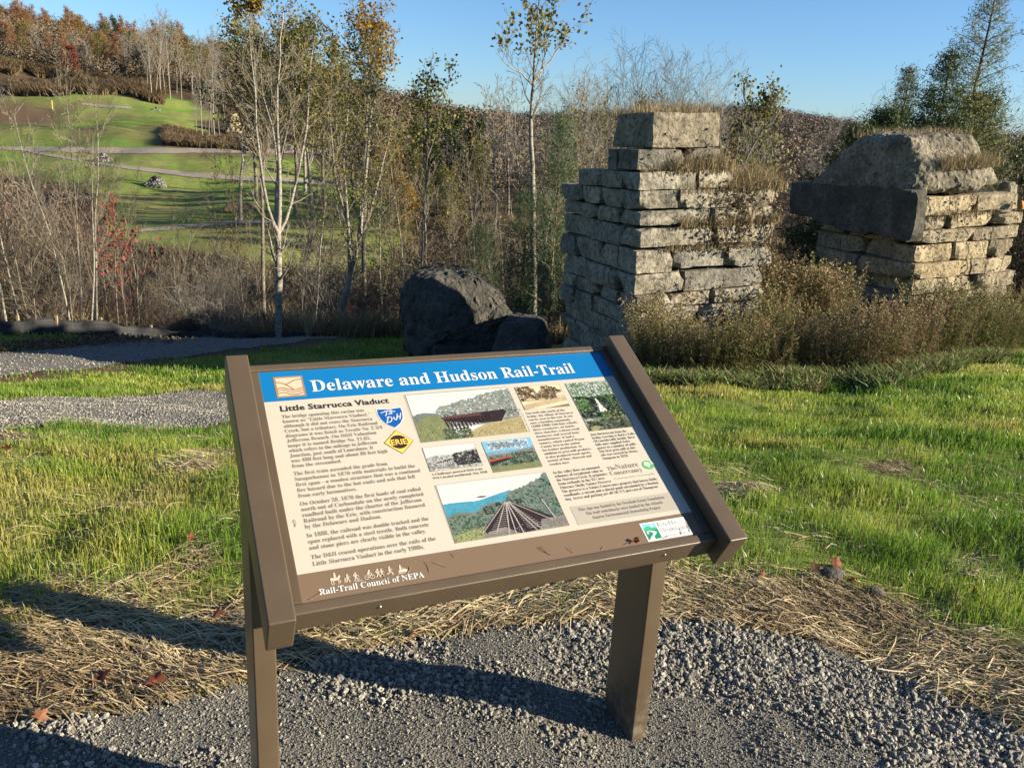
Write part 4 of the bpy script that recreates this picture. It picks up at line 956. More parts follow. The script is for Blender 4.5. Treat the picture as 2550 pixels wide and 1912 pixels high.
heap(388, 466, 56, 28, 'darker grey heap of broken rock on the grass below the trails', 62)
heap(390, 277, 30, 9, 'tiny heap of white rock high on the far lawn near the birches', 63, 30)
# yellow marker post on the hillside
p = ground_at(131, 275, 60, 250); mk = empty('marker_post', p, 0, 'slim yellow marker post standing alone on the far green hillside', 'post')
g = Geo(); tube(g, [(0, 0, 0), (0, 0, .8), (0, 0, 1.5)], .09, 8); g.build('shaft', plain('marker_yellow', (.75, .55, .04), .6), mk)
g = Geo(); V, F = ico(1); g.add(V*[.35, .3, .12], F); g.build('rock_footing', RIP, mk)
# silt fence -------------------------------------------------------------------------------------
fx = np.linspace(-220, 1010, 90)
fy = np.interp(fx, [-220, 0, 150, 300, 430, 600, 800, 1010], [880, 857, 845, 834, 828, 818, 812, 806])
top = np.interp(fx, [-220, 0, 60, 120, 250, 300, 430, 600, 800, 1010], [36, 34, 34, 36, 32, 26, 17, 12, 8, 6])
sf = None; pts = []
for x, y, h_ in zip(fx, fy, top):
    q = at(x, float(np.interp(x, [-220, 0, 300, 600, 800, 1010], [14.5, 15.3, 16.4, 17.6, 18.8, 20.3]))); pts.append((q, h_/2040*q[1]))
o0 = pts[20][0]
FENU = np.array([p[0][0]/p[0][1] for p in pts]); FENY = np.array([p[0][1] for p in pts])
sf = empty('silt_fence', o0, 0, 'low sagging black fabric silt fence along the far edge of the lower path', 'fence')
g = Geo(); A = []; n = len(pts)
for k, (q, h_) in enumerate(pts):
    wv = .05*math.sin(k*1.3)+.04*math.sin(k*.47+1); hz = h_*(.95+.12*math.sin(k*.6)+.05*math.sin(k*2.1))+.03
    for f in (0, .25, .5, .75, 1): A.append(q-o0+np.array([0, wv*f+.05*f, hz*f+.02]))
    for f in (1, .5, 0): A.append(q-o0+np.array([0, wv*f+.05*f+.03, hz*f+.0]))
A = np.array(A); i = np.arange(n-1)[:, None]*8; j = np.arange(7)[None]; g.add(A, np.stack([i+j, i+j+1, i+9+j, i+8+j], -1).reshape(-1, 4))
t = NT('black_fabric'); g.build('fabric', t.bsdf(t.ramp(t.noise(8, 4), [(.3, (.012, .012, .014)), (.7, (.03, .03, .032))]), .7, t.bump(t.noise(40, 3), .01), .4), sf, True)
for k in (8, 19, 26, 34, 43, 56, 66, 75):
    q, h_ = pts[k]; g = Geo(); V, F = box_vf(-.02, .02, .06, .10, -.1, h_+.10); g.add(V+(q-o0), F); g.build('stake', plain('stake_wood', (.42, .32, .20), .85), sf)
# ---------------------------------------------------------------- trees and brush
def unit(v): return v/(np.linalg.norm(v)+1e-9)
def branch(r, p, d, L, rad, lvl, cfg, out, tips, maxl):
    n = max(3, int(cfg['seg'][lvl])); step = L/n; pts = [p.copy()]; rr = [rad]
    d = unit(d); dirs = [d]
    for k in range(n):
        d = unit(d+r.normal(size=3)*cfg['wig'][lvl]+np.array([0, 0, cfg['up'][lvl]])); p = p+d*step; pts.append(p.copy()); dirs.append(d)
        rr.append(max(rad*(1-(k+1)/n*cfg.get('taper', .85)), cfg['rmin']))
    out.append((lvl, pts, rr))
    if lvl < maxl:
        nc = cfg['nc'][lvl]; nc = int(nc*r.uniform(.8, 1.2)+.5); az = r.uniform(0, 6.28)
        for c in range(nc):
            t = cfg['st'][lvl]+(1-cfg['st'][lvl])*(c+r.uniform(.2, .9))/nc; t = min(t, .98); i = min(int(t*n), n-1); f = t*n-i
            b = pts[i]*(1-f)+pts[i+1]*f; dd = dirs[min(i+1, n)]; az += 2.4+r.uniform(-.5, .5)
            a = unit(np.cross(dd, [math.cos(az), math.sin(az), .3])); a2 = np.cross(dd, a)
            side = math.cos(az)*a+math.sin(az)*a2; ang = cfg['ang'][lvl]*r.uniform(.75, 1.25)
            nd = unit(dd*math.cos(ang)+side*math.sin(ang)); shape = cfg['shape'](t) if lvl == 0 else (1-.45*t)
            branch(r, b, nd, L*cfg['ratio'][lvl]*shape*r.uniform(.7, 1.25), max(rr[i]*cfg.get('rrat', .55), cfg['rmin']), lvl+1, cfg, out, tips, maxl)
    if lvl >= maxl-1:
        for k in range(1, n+1): tips.append((pts[k], dirs[k], lvl))
LEAFV = np.array([(0, 0, 0), (.5, -.42, .08), (1, 0, 0), (.5, .42, .08)]); LEAFF = np.array([(0, 1, 2, 3)])
def leaves(g, r, tips, n, size, mi, droop=.4, spread=.08, lo=.0, hi=1.0, flat=False):
    if n <= 0 or not tips: return
    T = np.array([t[0] for t in tips]); k = r.randint(len(T), size=n)
    pos = T[k]+r.normal(size=(n, 3))*spread
    rot = randrot(r, n); scatter(g, LEAFV, [LEAFF], pos, rot, size*r.uniform(.6, 1.25, n), mi, rnd=r.uniform(lo, hi, n))
def base_cfg(**k):
    c = dict(seg=[9, 6, 5, 4], wig=[.05, .12, .18, .22], up=[.03, .10, .08, .05], nc=[10, 6, 5, 0], st=[.3, .15, .1, 0], ang=[.7, .7, .7, .7], ratio=[.42, .5, .5, .5], rmin=.004, shape=lambda t: 1.15-.85*t, taper=.85, rrat=.5)
    c.update(k); return c
def tree_meshes(name, seed, h, rad, cfg, maxl, bark, twig, leafm=None, nleaf=0, lsize=.1, trunk_pts=None, forks=None, sides=(8, 5, 4, 3), spread=.08, lo=0, hi=1, lean=(0, 0), tipfilter=None):
    """returns (trunk mesh, crown mesh), local to the base of the tree"""
    r = np.random.RandomState(seed); out = []; tips = []
    if trunk_pts is None: branch(r, np.zeros(3), unit(np.array([lean[0], lean[1], 1.0])), h, rad, 0, cfg, out, tips, maxl)
    else:
        for pts, r0, r1, lvl0 in trunk_pts:
            pts = np.array(pts, float); L = np.linalg.norm(np.diff(pts, axis=0), axis=1).sum(); n = max(8, int(L*2.2))
            pp = curve(pts, n+1) if len(pts) > 2 else pts[0]+(pts[1]-pts[0])*np.linspace(0, 1, n+1)[:, None]
            pp = pp+r.normal(size=pp.shape)*.012; pp[0] = pts[0]
            rr = r0+(r1-r0)*np.linspace(0, 1, n+1)**.9; out.append((0, list(pp), list(rr)))
            nc = int(cfg['nc'][0]*L/4+.5); az = r.uniform(0, 6)
            for c in range(nc):
                t = lvl0+(1-lvl0)*(c+r.uniform(.1, .9))/nc; i = min(int(t*n), n-1); dd = unit(pp[min(i+1, n)]-pp[i]); az += 2.4
                a = unit(np.cross(dd, [math.cos(az), math.sin(az), .3])); side = math.cos(az)*a+math.sin(az)*np.cross(dd, a); ang = cfg['ang'][0]*r.uniform(.7, 1.25)
                branch(r, pp[i], unit(dd*math.cos(ang)+side*math.sin(ang)), cfg['blen']*cfg['shape'](t)*r.uniform(.6, 1.3), max(rr[i]*.42, cfg['rmin']), 1, cfg, out, tips, maxl)
            tips.append((pp[-1], unit(pp[-1]-pp[-2]), 1))
    gt, gc = Geo(), Geo()
    for lvl, pts, rr in out:
        sd = sides[min(lvl, 3)]
        if lvl == 0 or (lvl == 1 and rr[0] > .018): tube(gt, pts, rr, sd, 0, r.rand())
        else: tube(gc, pts, rr, sd, 0, r.rand())
    if tipfilter: tips = [t for t in tips if tipfilter(t[0])]
    if leafm: leaves(gc, r, tips, nleaf, lsize, 1, spread=spread, lo=lo, hi=hi)
    mt = gt.mesh(name+'_trunk', [bark], True); mc = gc.mesh(name+'_crown', [twig]+([leafm] if leafm else []))
    return mt, mc
def put_tree(name, meshes, loc, rz, scale, label, cat, group=None, tilt=None):
    e = empty(name, loc, rz, label, cat, group); e.scale = (scale, scale, scale) if np.isscalar(scale) else scale
    if tilt: e.rotation_euler = (tilt[0], tilt[1], rz)
    a = obj('trunk', meshes[0], e); b = obj('crown', meshes[1], e); return e
def barkmat(name, c0, c1, dark, scale=6, marks=.55):
    t = NT(name); m = t.n('Mapping', i_Scale=(1, 1, 2.5)); t.link(t.objc(), m.inputs['Vector'])
    n = t.noise(scale, 5, .6); k = t.noise(scale*2.5, 3, .7, m.outputs[0])
    c = t.ramp(n, [(.35, c0), (.65, c1)]); c = t.mix(c, dark, t.ramp(k, [(marks, (0, 0, 0)), (marks+.08, (.85, .85, .85))]))
    return t.bsdf(c, .85, t.bump(k, .01, .6), .2)
B_ASPEN = barkmat('aspen_bark', (.29, .265, .215), (.43, .39, .32), (.07, .06, .045), 4, .53)
B_GREY = barkmat('grey_bark', (.19, .165, .13), (.29, .255, .20), (.09, .075, .055), 5, .56)
B_DARK = barkmat('dark_bark', (.07, .055, .04), (.13, .105, .08), (.04, .03, .022), 5, .6)
B_PINE = barkmat('pine_bark', (.22, .12, .07), (.34, .20, .12), (.10, .06, .04), 8, .58)
T_PALE = plain('pale_twig', (.28, .235, .17), .9, .15); T_BROWN = plain('brown_twig', (.20, .155, .11), .9, .15)
T_RED = plain('reddish_twig', (.22, .12, .10), .9, .15); T_DARK = plain('dark_twig', (.09, .07, .05), .9, .15); T_GREY = plain('grey_twig', (.27, .245, .205), .9, .15)
L_OLIVE = leafmat('olive_leaf', [(0, (.13, .14, .03)), (.4, (.22, .21, .045)), (.75, (.34, .26, .065)), (1, (.38, .22, .07))])
L_YELLOW = leafmat('yellow_leaf', [(0, (.30, .20, .03)), (.5, (.50, .32, .04)), (.8, (.55, .25, .03)), (1, (.22, .20, .04))], .45)
L_POPLAR = leafmat('poplar_leaf', [(0, (.10, .13, .03)), (.5, (.22, .23, .05)), (.8, (.40, .34, .07)), (1, (.12, .07, .03))], .4)
L_RED = leafmat('red_leaf', [(0, (.45, .05, .04)), (.5, (.60, .10, .07)), (1, (.35, .10, .05))], .45)
L_MAPLE = leafmat('maple_leaf', [(0, (.20, .04, .03)), (.5, (.32, .08, .06)), (1, (.38, .14, .08))], .3)
L_RUST = leafmat('rust_leaf', [(0, (.28, .13, .07)), (.5, (.42, .21, .10)), (1, (.52, .30, .14))], .4)
L_GREEN = leafmat('evergreen_needles', [(0, (.04, .065, .02)), (.6, (.08, .115, .032)), (1, (.14, .165, .05))], .2)
L_PINE = leafmat('pine_needles', [(0, (.035, .075, .025)), (.6, (.07, .13, .04)), (1, (.13, .19, .06))], .2)
L_LARCH = leafmat('larch_needles', [(0, (.13, .15, .05)), (.5, (.22, .235, .08)), (1, (.38, .33, .12))], .35)
L_BROWN = leafmat('dead_leaf', [(0, (.10, .06, .03)), (.5, (.20, .13, .065)), (1, (.33, .23, .12))], .25)
def from_px(base, pts, y0, dy=None):
    """trunk spine through photo directions at a chosen distance from the camera, relative to base"""
    return [P(px, py, y0+(0 if dy is None else dy[k]))-base for k, (px, py) in enumerate(pts)]

# --- the big forked tree left of the sign
def special(name, px, y, label, cat, trunks, cfg, maxl, bark, twig, leafm, nleaf, lsize, seed, spread=.08, tipfilter=None, lo=0, hi=1, sink=.25):
    base = at(px, y); base[2] -= sink
    tp = []
    for pts, r0, r1, st_, dys in trunks:
        q = from_px(base, pts, y, dys); tp.append((q, r0, r1, st_))
    tp[0][0][0] = np.array([tp[0][0][0][0]*.0, 0, 0])
    m = tree_meshes(name, seed, 0, 0, cfg, maxl, bark, twig, leafm, nleaf, lsize, trunk_pts=tp, spread=spread, tipfilter=(lambda p: tipfilter(p+base)) if tipfilter else None, lo=lo, hi=hi)
    return put_tree(name, m, base, 0, 1.0, label, cat)
YF = 18.2
cfgF = base_cfg(nc=[9, 5, 5, 0], ang=[.75, .6, .6, .5], blen=1.5, shape=lambda t: 1.25-.85*t, up=[.03, .14, .10, .05], wig=[.05, .10, .16, .2], rmin=.0045, seg=[9, 7, 5, 3])
special('forked_tree', 695, YF, 'tall pale grey forked tree with bare V-shaped limbs beside the lower path', 'tree',
        [([(695, 818), (694, 700), (693, 575)], .085, .070, .55, None), ([(693, 580), (672, 535), (655, 450), (640, 340), (632, 200), (622, 90)], .048, .008, .2, [0, -.2, -.5, -.7, -.8, -.9]),
         ([(693, 580), (698, 480), (694, 340), (692, 220), (700, 100), (705, 20)], .055, .008, .25, [0, .1, .2, .2, .1, .3]), ([(694, 582), (722, 520), (745, 420), (765, 300), (772, 200), (785, 90)], .042, .007, .2, [0, .2, .5, .8, 1, 1.2]),
         ([(693, 430), (680, 330), (655, 230), (650, 120)], .022, .005, .2, [.2, .4, .7, .9])],
        cfgF, 3, B_ASPEN, T_PALE, L_OLIVE, 260, .06, 3, tipfilter=lambda p: p[2] > 3.2)
special('slender_tree', 660, 19.4, 'slender tree with brown leaves at its very top, close behind the forked tree', 'tree',
        [([(662, 800), (655, 640), (652, 420), (640, 260), (628, 120), (622, 15)], .055, .008, .3, [0, 0, 0, .1, .2, .3]), ([(652, 430), (672, 330), (676, 200), (668, 90)], .026, .006, .2, None)],
        base_cfg(nc=[8, 5, 4, 0], blen=1.15, shape=lambda t: 1.2-.6*t, up=[.03, .2, .1, .05]), 3, B_GREY, T_PALE, L_OLIVE, 900, .075, 5, tipfilter=lambda p: p[2] > 3.9, lo=.5, hi=1)
YL = 20.5
special('leaning_tree', 832, YL, 'leaning pale multi-stemmed tree with yellow-olive leaves and a golden tuft on top', 'tree',
        [([(832, 812), (852, 760), (872, 690), (893, 600), (905, 500), (918, 350), (928, 230), (915, 110)], .10, .010, .35, [0, 0, 0, 0, .1, .2, .3, .3]), ([(872, 690), (868, 560), (856, 420), (862, 300), (870, 210)], .05, .008, .2, [0, -.3, -.5, -.6, -.7]),
         ([(893, 600), (930, 500), (962, 380), (985, 280)], .045, .007, .2, [0, .3, .8, 1.0]), ([(868, 560), (835, 440), (826, 330), (818, 240)], .035, .007, .2, [-.3, -.6, -1, -1.2])],
        base_cfg(nc=[11, 6, 5, 0], blen=1.6, shape=lambda t: 1.2-.7*t, up=[.03, .18, .12, .05]), 3, B_ASPEN, T_PALE, L_POPLAR, 4200, .062, 7, spread=.10)
special('yellow_crowned_tree', 905, 26, 'tree with golden brown foliage showing above the leaning tree', 'tree',
        [([(905, 760), (908, 500), (912, 300), (922, 180), (912, 75)], .09, .012, .5, None)], base_cfg(nc=[12, 7, 5, 0], blen=1.6, shape=lambda t: 1.1-.5*t), 3, B_GREY, T_BROWN, L_YELLOW, 2600, .09, 8, tipfilter=lambda p: p[2] > 3.0, spread=.12)
special('young_poplar', 1055, 20, 'young poplar with dark dotted leaves and a narrow crown, left of the fallen concrete', 'tree',
        [([(1050, 790), (1052, 640), (1060, 480), (1064, 330), (1062, 200)], .050, .008, .3, None), ([(1064, 400), (1090, 320), (1110, 230)], .02, .005, .2, [0, -.2, -.4]), ([(1062, 420), (1040, 330), (1032, 240)], .02, .005, .2, [0, .2, .4])],
        base_cfg(nc=[10, 5, 4, 0], blen=1.1, shape=lambda t: 1.15-.55*t, up=[.03, .22, .12, .05]), 3, B_GREY, T_PALE, L_POPLAR, 900, .085, 11, tipfilter=lambda p: p[2] > 1.2)
special('tall_aspen', 1330, 19.5, 'tallest white-barked aspen with sparse dark leaves against the sky, in the middle', 'tree',
        [([(1318, 800), (1328, 600), (1326, 470), (1322, 300), (1328, 210), (1333, 120), (1345, -30)], .085, .008, .45, None), ([(1328, 215), (1300, 188), (1262, 160), (1234, 130)], .022, .005, .3, [0, -.2, -.5, -.7]),
         ([(1329, 205), (1352, 165), (1356, 100), (1366, 20)], .028, .006, .3, [0, .2, .3, .3]), ([(1330, 195), (1370, 150), (1400, 110), (1418, 60)], .02, .005, .2, [0, .3, .8, 1]), ([(1326, 300), (1345, 255), (1362, 232)], .018, .005, .2, [0, .2, .3])],
        base_cfg(nc=[8, 5, 4, 0], blen=1.0, shape=lambda t: 1.15-.5*t, up=[.03, .2, .12, .05], st=[.4, .2, .1, 0]), 3, B_ASPEN, T_PALE, L_POPLAR, 620, .10, 13, tipfilter=lambda p: p[2] > 3.4)
special('white_sapling', 1395, 18.5, 'thin twin-stemmed white sapling just left of the tall pier', 'tree',
        [([(1430, 780), (1440, 650), (1455, 500), (1480, 380), (1500, 300)], .032, .006, .2, None), ([(1420, 780), (1425, 620), (1418, 500), (1410, 380), (1430, 290)], .03, .006, .2, None), ([(1350, 800), (1352, 650), (1375, 520), (1400, 420)], .03, .006, .2, None)],
        base_cfg(nc=[9, 5, 4, 0], blen=1.1, shape=lambda t: 1.2-.6*t), 3, B_ASPEN, T_PALE, L_POPLAR, 1300, .05, 14)
special('curling_sapling', 1860, 16.5, 'thin bare sapling curling up in the gap between the two piers', 'tree',
        [([(1838, 560), (1842, 470), (1858, 400), (1895, 330), (1935, 285), (1948, 255)], .028, .006, .2, None), ([(1850, 420), (1835, 370), (1840, 330)], .012, .004, .2, None), ([(1900, 560), (1905, 440), (1925, 380), (1910, 330)], .015, .004, .2, None)],
        base_cfg(nc=[7, 4, 3, 0], blen=.8, shape=lambda t: 1.1-.5*t), 2, B_GREY, T_GREY, L_POPLAR, 30, .06, 15)

# --- conifers
def conifer(name, seed, h, rad, nwh, blen, droop, nwid, nsize, bark, twig, leafm, density=1.0, start=.08, power=.8, ncard=26, up=0.0):
    r = np.random.RandomState(seed); gt, gc = Geo(), Geo()
    sp = [np.array([.04*h*.1*math.sin(k), .0, h*k/12]) for k in range(13)]; tube(gt, sp, rad*(1-np.arange(13)/13.2), 8, 0)
    tips = []
    for k in range(nwh):
        z = h*(start+(1-start)*(k+r.rand()*.5)/nwh); f = 1-z/h; L = blen*(f**power)*r.uniform(.7, 1.15)+.12; nb = r.randint(4, 7); a0 = r.uniform(0, 6.28)
        for b in range(nb):
            a = a0+b*6.283/nb+r.uniform(-.3, .3); l = L*r.uniform(.75, 1.15); pts = []; 
            for s in range(6): t = s/5; pts.append((math.cos(a)*l*t, math.sin(a)*l*t, z+l*(-droop*t+up*t+droop*.75*t*t)+r.normal()*.01*l))
            pts = np.array(pts); tube(gc, pts, np.linspace(max(rad*.22*f+.006, .008), .004, 6), 3, 0, r.rand())
            m = max(3, int(l*6*density))
            for q in range(m):
                t = .15+.85*(q+r.rand())/m; p = pts[min(int(t*5), 4)]*(1-(t*5)%1)+pts[min(int(t*5)+1, 5)]*((t*5)%1); sa = a+r.choice([-1, 1])*r.uniform(.6, 1.1); ll = l*.34*(1.15-t)*r.uniform(.6, 1.2)+.05
                e = p+np.array([math.cos(sa)*ll, math.sin(sa)*ll, ll*r.uniform(-.35, .15)]); tube(gc, [p, (p+e)/2+[0, 0, .02], e], .004, 3, 0); 
                for w in range(3): tips.append((p+(e-p)*r.rand(), e-p, 2))
            tips.append((pts[-1], pts[-1]-pts[-2], 2))
    for q in range(8): tips.append((np.array([0, 0, h*(.9+.1*r.rand())]), None, 2))
    T = np.array([t[0] for t in tips]); n = int(len(T)*ncard); k = r.randint(len(T), size=n); pos = T[k]+r.normal(size=(n, 3))*nsize*.8
    NV = np.array([(0, -.085*nwid, 0), (1, 0, 0), (0, .085*nwid, 0)]); scatter(gc, NV, [np.array([(0, 1, 2)])], pos, randrot(r, n), nsize*r.uniform(.6, 1.3, n), 1, rnd=np.clip(r.rand(len(T))[k]*.6+r.rand(n)*.4, 0, 1))
    return gt.mesh(name+'_trunk', [bark], True), gc.mesh(name+'_crown', [twig, leafm])
def put_con(nm, mesh, px, y, pytop, hmesh, label, cat='tree', group=None, tilt=(0, 0), wide=1.0, sink=.2):
    b = at(px, y); b[2] -= sink; h = wz(px, pytop, y)-b[2]; s = h/hmesh; e = put_tree(nm, mesh, b, px*.37, (s*wide, s*wide, s), label, cat, group, tilt); return e
m_larch = conifer('larch', 71, 12, .16, 48, 2.9, -.10, 1, .14, B_DARK, T_DARK, L_LARCH, 1.1, .10, .75, 4.2, .45)
m_spruce = conifer('spruce', 72, 8, .12, 34, 2.0, .25, 1, .13, B_DARK, T_DARK, L_GREEN, 1.4, .04, .75, 11)
m_hem = conifer('hemlock', 73, 7, .12, 28, 2.4, .30, 1, .14, B_DARK, T_DARK, L_GREEN, 1.4, .02, .6, 15)
m_cedar = conifer('open_larch', 74, 8, .1, 36, 1.5, .05, 1, .10, B_GREY, T_GREY, L_LARCH, 1.4, .06, .8, 8, .35)
m_pine = conifer('young_pine', 75, 5, .05, 11, 1.1, .05, .42, .17, B_PINE, T_BROWN, L_PINE, .42, .14, .6, 13, .35)
e = put_con('larch_tree', m_larch, 2285, 26, -70, 12, 'tall see-through larch rising out of the picture above the squat pier', wide=.9)
e = put_con('spruce_tree', m_spruce, 2215, 25, 112, 8, 'dark green spruce pressed against the left of the tall larch', wide=.95)
e = put_con('slim_larch', m_cedar, 2128, 27, 160, 8, 'slim pointed yellow-green larch left of the dark spruce', wide=.85)
e = put_con('hemlock_tree', m_hem, 2050, 22, 300, 7, 'broad dark hemlock filling the gap left of the concrete cap', wide=1.05)
e = put_con('hemlock_tree', m_hem, 2100, 24, 250, 7, 'dark hemlock behind the left slope of the concrete cap', wide=1.0)
e = put_con('hemlock_tree', m_hem, 2300, 27, 215, 7, 'bushy hemlock behind the top of the concrete cap', wide=1.0)
e = put_con('pine_tree', m_pine, 1570, 24, 330, 5, 'small dark pine half hidden behind the left of the tall pier', wide=1.2)
# young pine with a reddish stem
e = put_con('young_pine', m_pine, 1360, 15.5, 275, 5, 'young long-needled pine with orange-brown stem beside the tall pier', wide=.62)
e = put_con('young_pine', m_pine, 1290, 17.5, 470, 5, 'low soft-needled pine left of the taller young pine', wide=1.0)
e = put_con('young_pine', m_pine, 1190, 19.5, 560, 5, 'lowest young pine, behind the big concrete lump', wide=1.1)

# --- prototypes of saplings and shrubs, copied along the ravine
def proto_sap(seed, h, leafm=None, nleaf=0, bark=B_ASPEN, twig=T_PALE, **k):
    return tree_meshes('sapling', seed, h, .032, base_cfg(nc=[13, 6, 4, 0], ang=[.55, .6, .6, .5], ratio=[.34, .45, .45, .4], up=[.02, .16, .1, .05], seg=[10, 6, 4, 3], rmin=.0035, st=[.22, .1, .1, 0], shape=lambda t: 1.25-.8*t, **k), 3, bark, twig, leafm, nleaf, .055, sides=(7, 4, 3, 3))
SAPS = [proto_sap(200+k, 5.2, lf, nl, bk, tw) for k, (lf, nl, bk, tw) in enumerate([(None, 0, B_ASPEN, T_PALE), (None, 0, B_GREY, T_BROWN), (L_OLIVE, 160, B_ASPEN, T_PALE), (None, 0, B_GREY, T_PALE), (L_OLIVE, 420, B_GREY, T_BROWN), (None, 0, B_ASPEN, T_BROWN)])]
def proto_shrub(seed, h, nst, spread, twig, leafm, nleaf, lsize, bark=None):
    r = np.random.RandomState(seed); gt, gc = Geo(), Geo(); tips = []
    cfg = base_cfg(nc=[9, 6, 3, 0], ang=[.6, .65, .6, .5], ratio=[.42, .5, .4, .4], up=[.02, .08, .05, .05], seg=[7, 5, 3, 3], wig=[.09, .16, .2, .2], rmin=.004, st=[.1, .1, .1, 0], shape=lambda t: 1.2-.6*t)
    for s in range(nst):
        out = []; a = r.uniform(0, 6.28); q = r.uniform(0, spread*.35); d = np.array([math.cos(a)*spread*.32, math.sin(a)*spread*.32, 1.0])
        branch(r, np.array([math.cos(a)*q, math.sin(a)*q, 0]), d, h*r.uniform(.6, 1.1), .014, 0, cfg, out, tips, 2)
        for lvl, pts, rr in out:
            if lvl == 0: tube(gt, pts, rr, 4, 0, r.rand())
            else: tube(gc, pts, rr, 3, 0, r.rand())
    if leafm: leaves(gc, r, tips, nleaf, lsize, 1, spread=.08)
    return gt.mesh('shrub_stems', [bark or twig], True), gc.mesh('shrub_crown', [twig]+([leafm] if leafm else []))
SHR = [proto_shrub(300, 2.6, 12, 1.0, T_BROWN, None, 0, .05), proto_shrub(301, 2.2, 13, 1.1, T_RED, L_BROWN, 160, .05), proto_shrub(302, 3.0, 10, .9, T_GREY, None, 0, .05),
       proto_shrub(303, 2.4, 11, 1.0, T_BROWN, L_OLIVE, 700, .06), proto_shrub(304, 2.8, 11, .9, T_DARK, L_BROWN, 500, .06), proto_shrub(305, 2.4, 12, 1.1, T_BROWN, L_POPLAR, 1500, .055), proto_shrub(306, 2.6, 12, 1.0, T_PALE, None, 0, .05)]
# saplings along the near rim, seen one by one
rim = [(20, 17.1, 250, 0), (52, 17.3, 300, 5), (78, 17.7, 330, 1), (92, 17.3, 420, 3), (182, 17.2, 300, 0), (203, 17.6, 230, 3), (226, 16.9, 360, 5), (185, 16.6, 560, 3), (242, 17.8, 280, 0), (318, 18.3, 520, 1), (350, 18.7, 470, 3), (418, 19.1, 560, 0), (432, 19.5, 540, 5), (520, 20.1, 540, 1), (560, 20.5, 480, 2), (610, 19.8, 420, 4), (640, 19.2, 560, 3), (742, 20.7, 420, 0), (752, 20.2, 500, 3), (775, 21.7, 350, 2), (810, 22.2, 420, 4), (960, 23, 330, 2), (985, 22.5, 430, 4), (1010, 24, 380, 2), (1105, 20, 520, 1), (1140, 21, 470, 4), (1175, 22, 400, 2), (1235, 21.5, 450, 0), (1265, 20.5, 520, 5), (1300, 18.5, 600, 0), (1345, 18.2, 560, 3), (1375, 20, 420, 0), (1440, 21, 300, 2), (1470, 20.5, 330, 4), (1520, 22, 300, 3), (-40, 16.7, 300, 1), (130, 19.3, 420, 1), (280, 19.8, 430, 4), (375, 20.3, 500, 1), (470, 21.1, 560, 1)]
SAPLAB = {0: 'bare pale-barked sapling', 1: 'bare grey sapling with brown twigs', 2: 'pale sapling with a few olive leaves', 3: 'bare grey-stemmed pale-twigged sapling', 4: 'grey sapling speckled with olive leaves', 5: 'bare pale sapling with darker twigs'}
def where(px):
    if px < 140: return 'at the far left'
    if px < 300: return 'behind the left silt fence'
    if px < 660: return 'left of the forked tree'
    if px < 840: return 'beside the leaning tree'
    if px < 1100: return 'right of the leaning tree'
    if px < 1320: return 'behind the fallen concrete'
    return 'left of the tall stone pier'
for k, (px, y, pt, m) in enumerate(rim):
    b = at(px, y); b[2] -= .15; h = wz(px, pt, y)-b[2]; s = h/5.0
    put_tree('sapling', SAPS[m], b, k*2.1, (s*.85, s*.85, s), SAPLAB[m]+' '+where(px), 'sapling', SAPLAB[m]+' '+where(px), tilt=((k*37 % 11-5)*.012, (k*53 % 11-5)*.014))
# brush in the ravine
rb = np.random.RandomState(91); SHL = ['bare brown shrub', 'reddish brown shrub', 'bare grey shrub', 'brown shrub with olive leaves', 'dark shrub with dead leaves', 'leafy yellow-green shrub', 'bare straw-coloured shrub']
TOPX = [-60, 0, 140, 210, 260, 640, 740, 850, 1000, 1100, 1300, 1500, 1620, 1870, 2000, 2120, 2200, 2700]
TOPY = [385, 390, 430, 560, 640, 640, 610, 560, 520, 510, 490, 460, 460, 560, 580, 560, 470, 420]
def brush(n, pxr, yr, hmax, kinds, seed, drop=(0, 150), up=0):
    r = np.random.RandomState(seed)
    for k in range(n):
        px = r.uniform(*pxr); y = r.uniform(*yr); m = kinds[r.randint(len(kinds))]; b = at(px, y)
        h = wz(px, np.interp(px, TOPX, TOPY)+r.uniform(*drop)-up, y)-b[2]; h = min(h, hmax*r.uniform(.75, 1.1))
        if h < .9: continue
        s = h/2.9; b[2] -= .1
        w = max(s, .55)*r.uniform(.85, 1.2)
        lab = SHL[m]+' in the thicket '+where(px); put_tree('shrub', SHR[m], b, r.uniform(0, 6.28), (w, w, s), lab, 'shrub', lab)
brush(36, (-60, 640), (17.6, 21.5), 2.6, [0, 0, 2, 6, 1, 0, 4], 1, (20, 160))
brush(34, (-60, 640), (21, 29), 4.6, [0, 2, 0, 1, 4, 3, 6], 2, (0, 110))
brush(22, (-60, 230), (30, 46), 7.0, [1, 1, 0, 1, 6], 3, (0, 60))
brush(22, (180, 660), (28, 44), 6.5, [3, 0, 2, 3, 5], 4, (0, 70))
brush(34, (640, 1300), (19.5, 27), 4.4, [0, 3, 4, 2, 5, 6], 5, (60, 240))
brush(34, (640, 1500), (27, 44), 7.0, [0, 3, 2, 5, 3, 5, 3], 6, (-30, 150))
brush(16, (1330, 1600), (19.5, 25), 4.2, [4, 0, 3, 6], 7, (60, 250))
brush(22, (1880, 2120), (16.5, 22), 3.2, [4, 0, 3, 4, 2], 8, (20, 160))
brush(14, (1700, 2050), (24, 40), 7.5, [0, 2, 1, 4], 9, (0, 120))
brush(12, (2440, 2640), (19, 26), 4.6, [4, 3, 4, 0], 10, (0, 120))
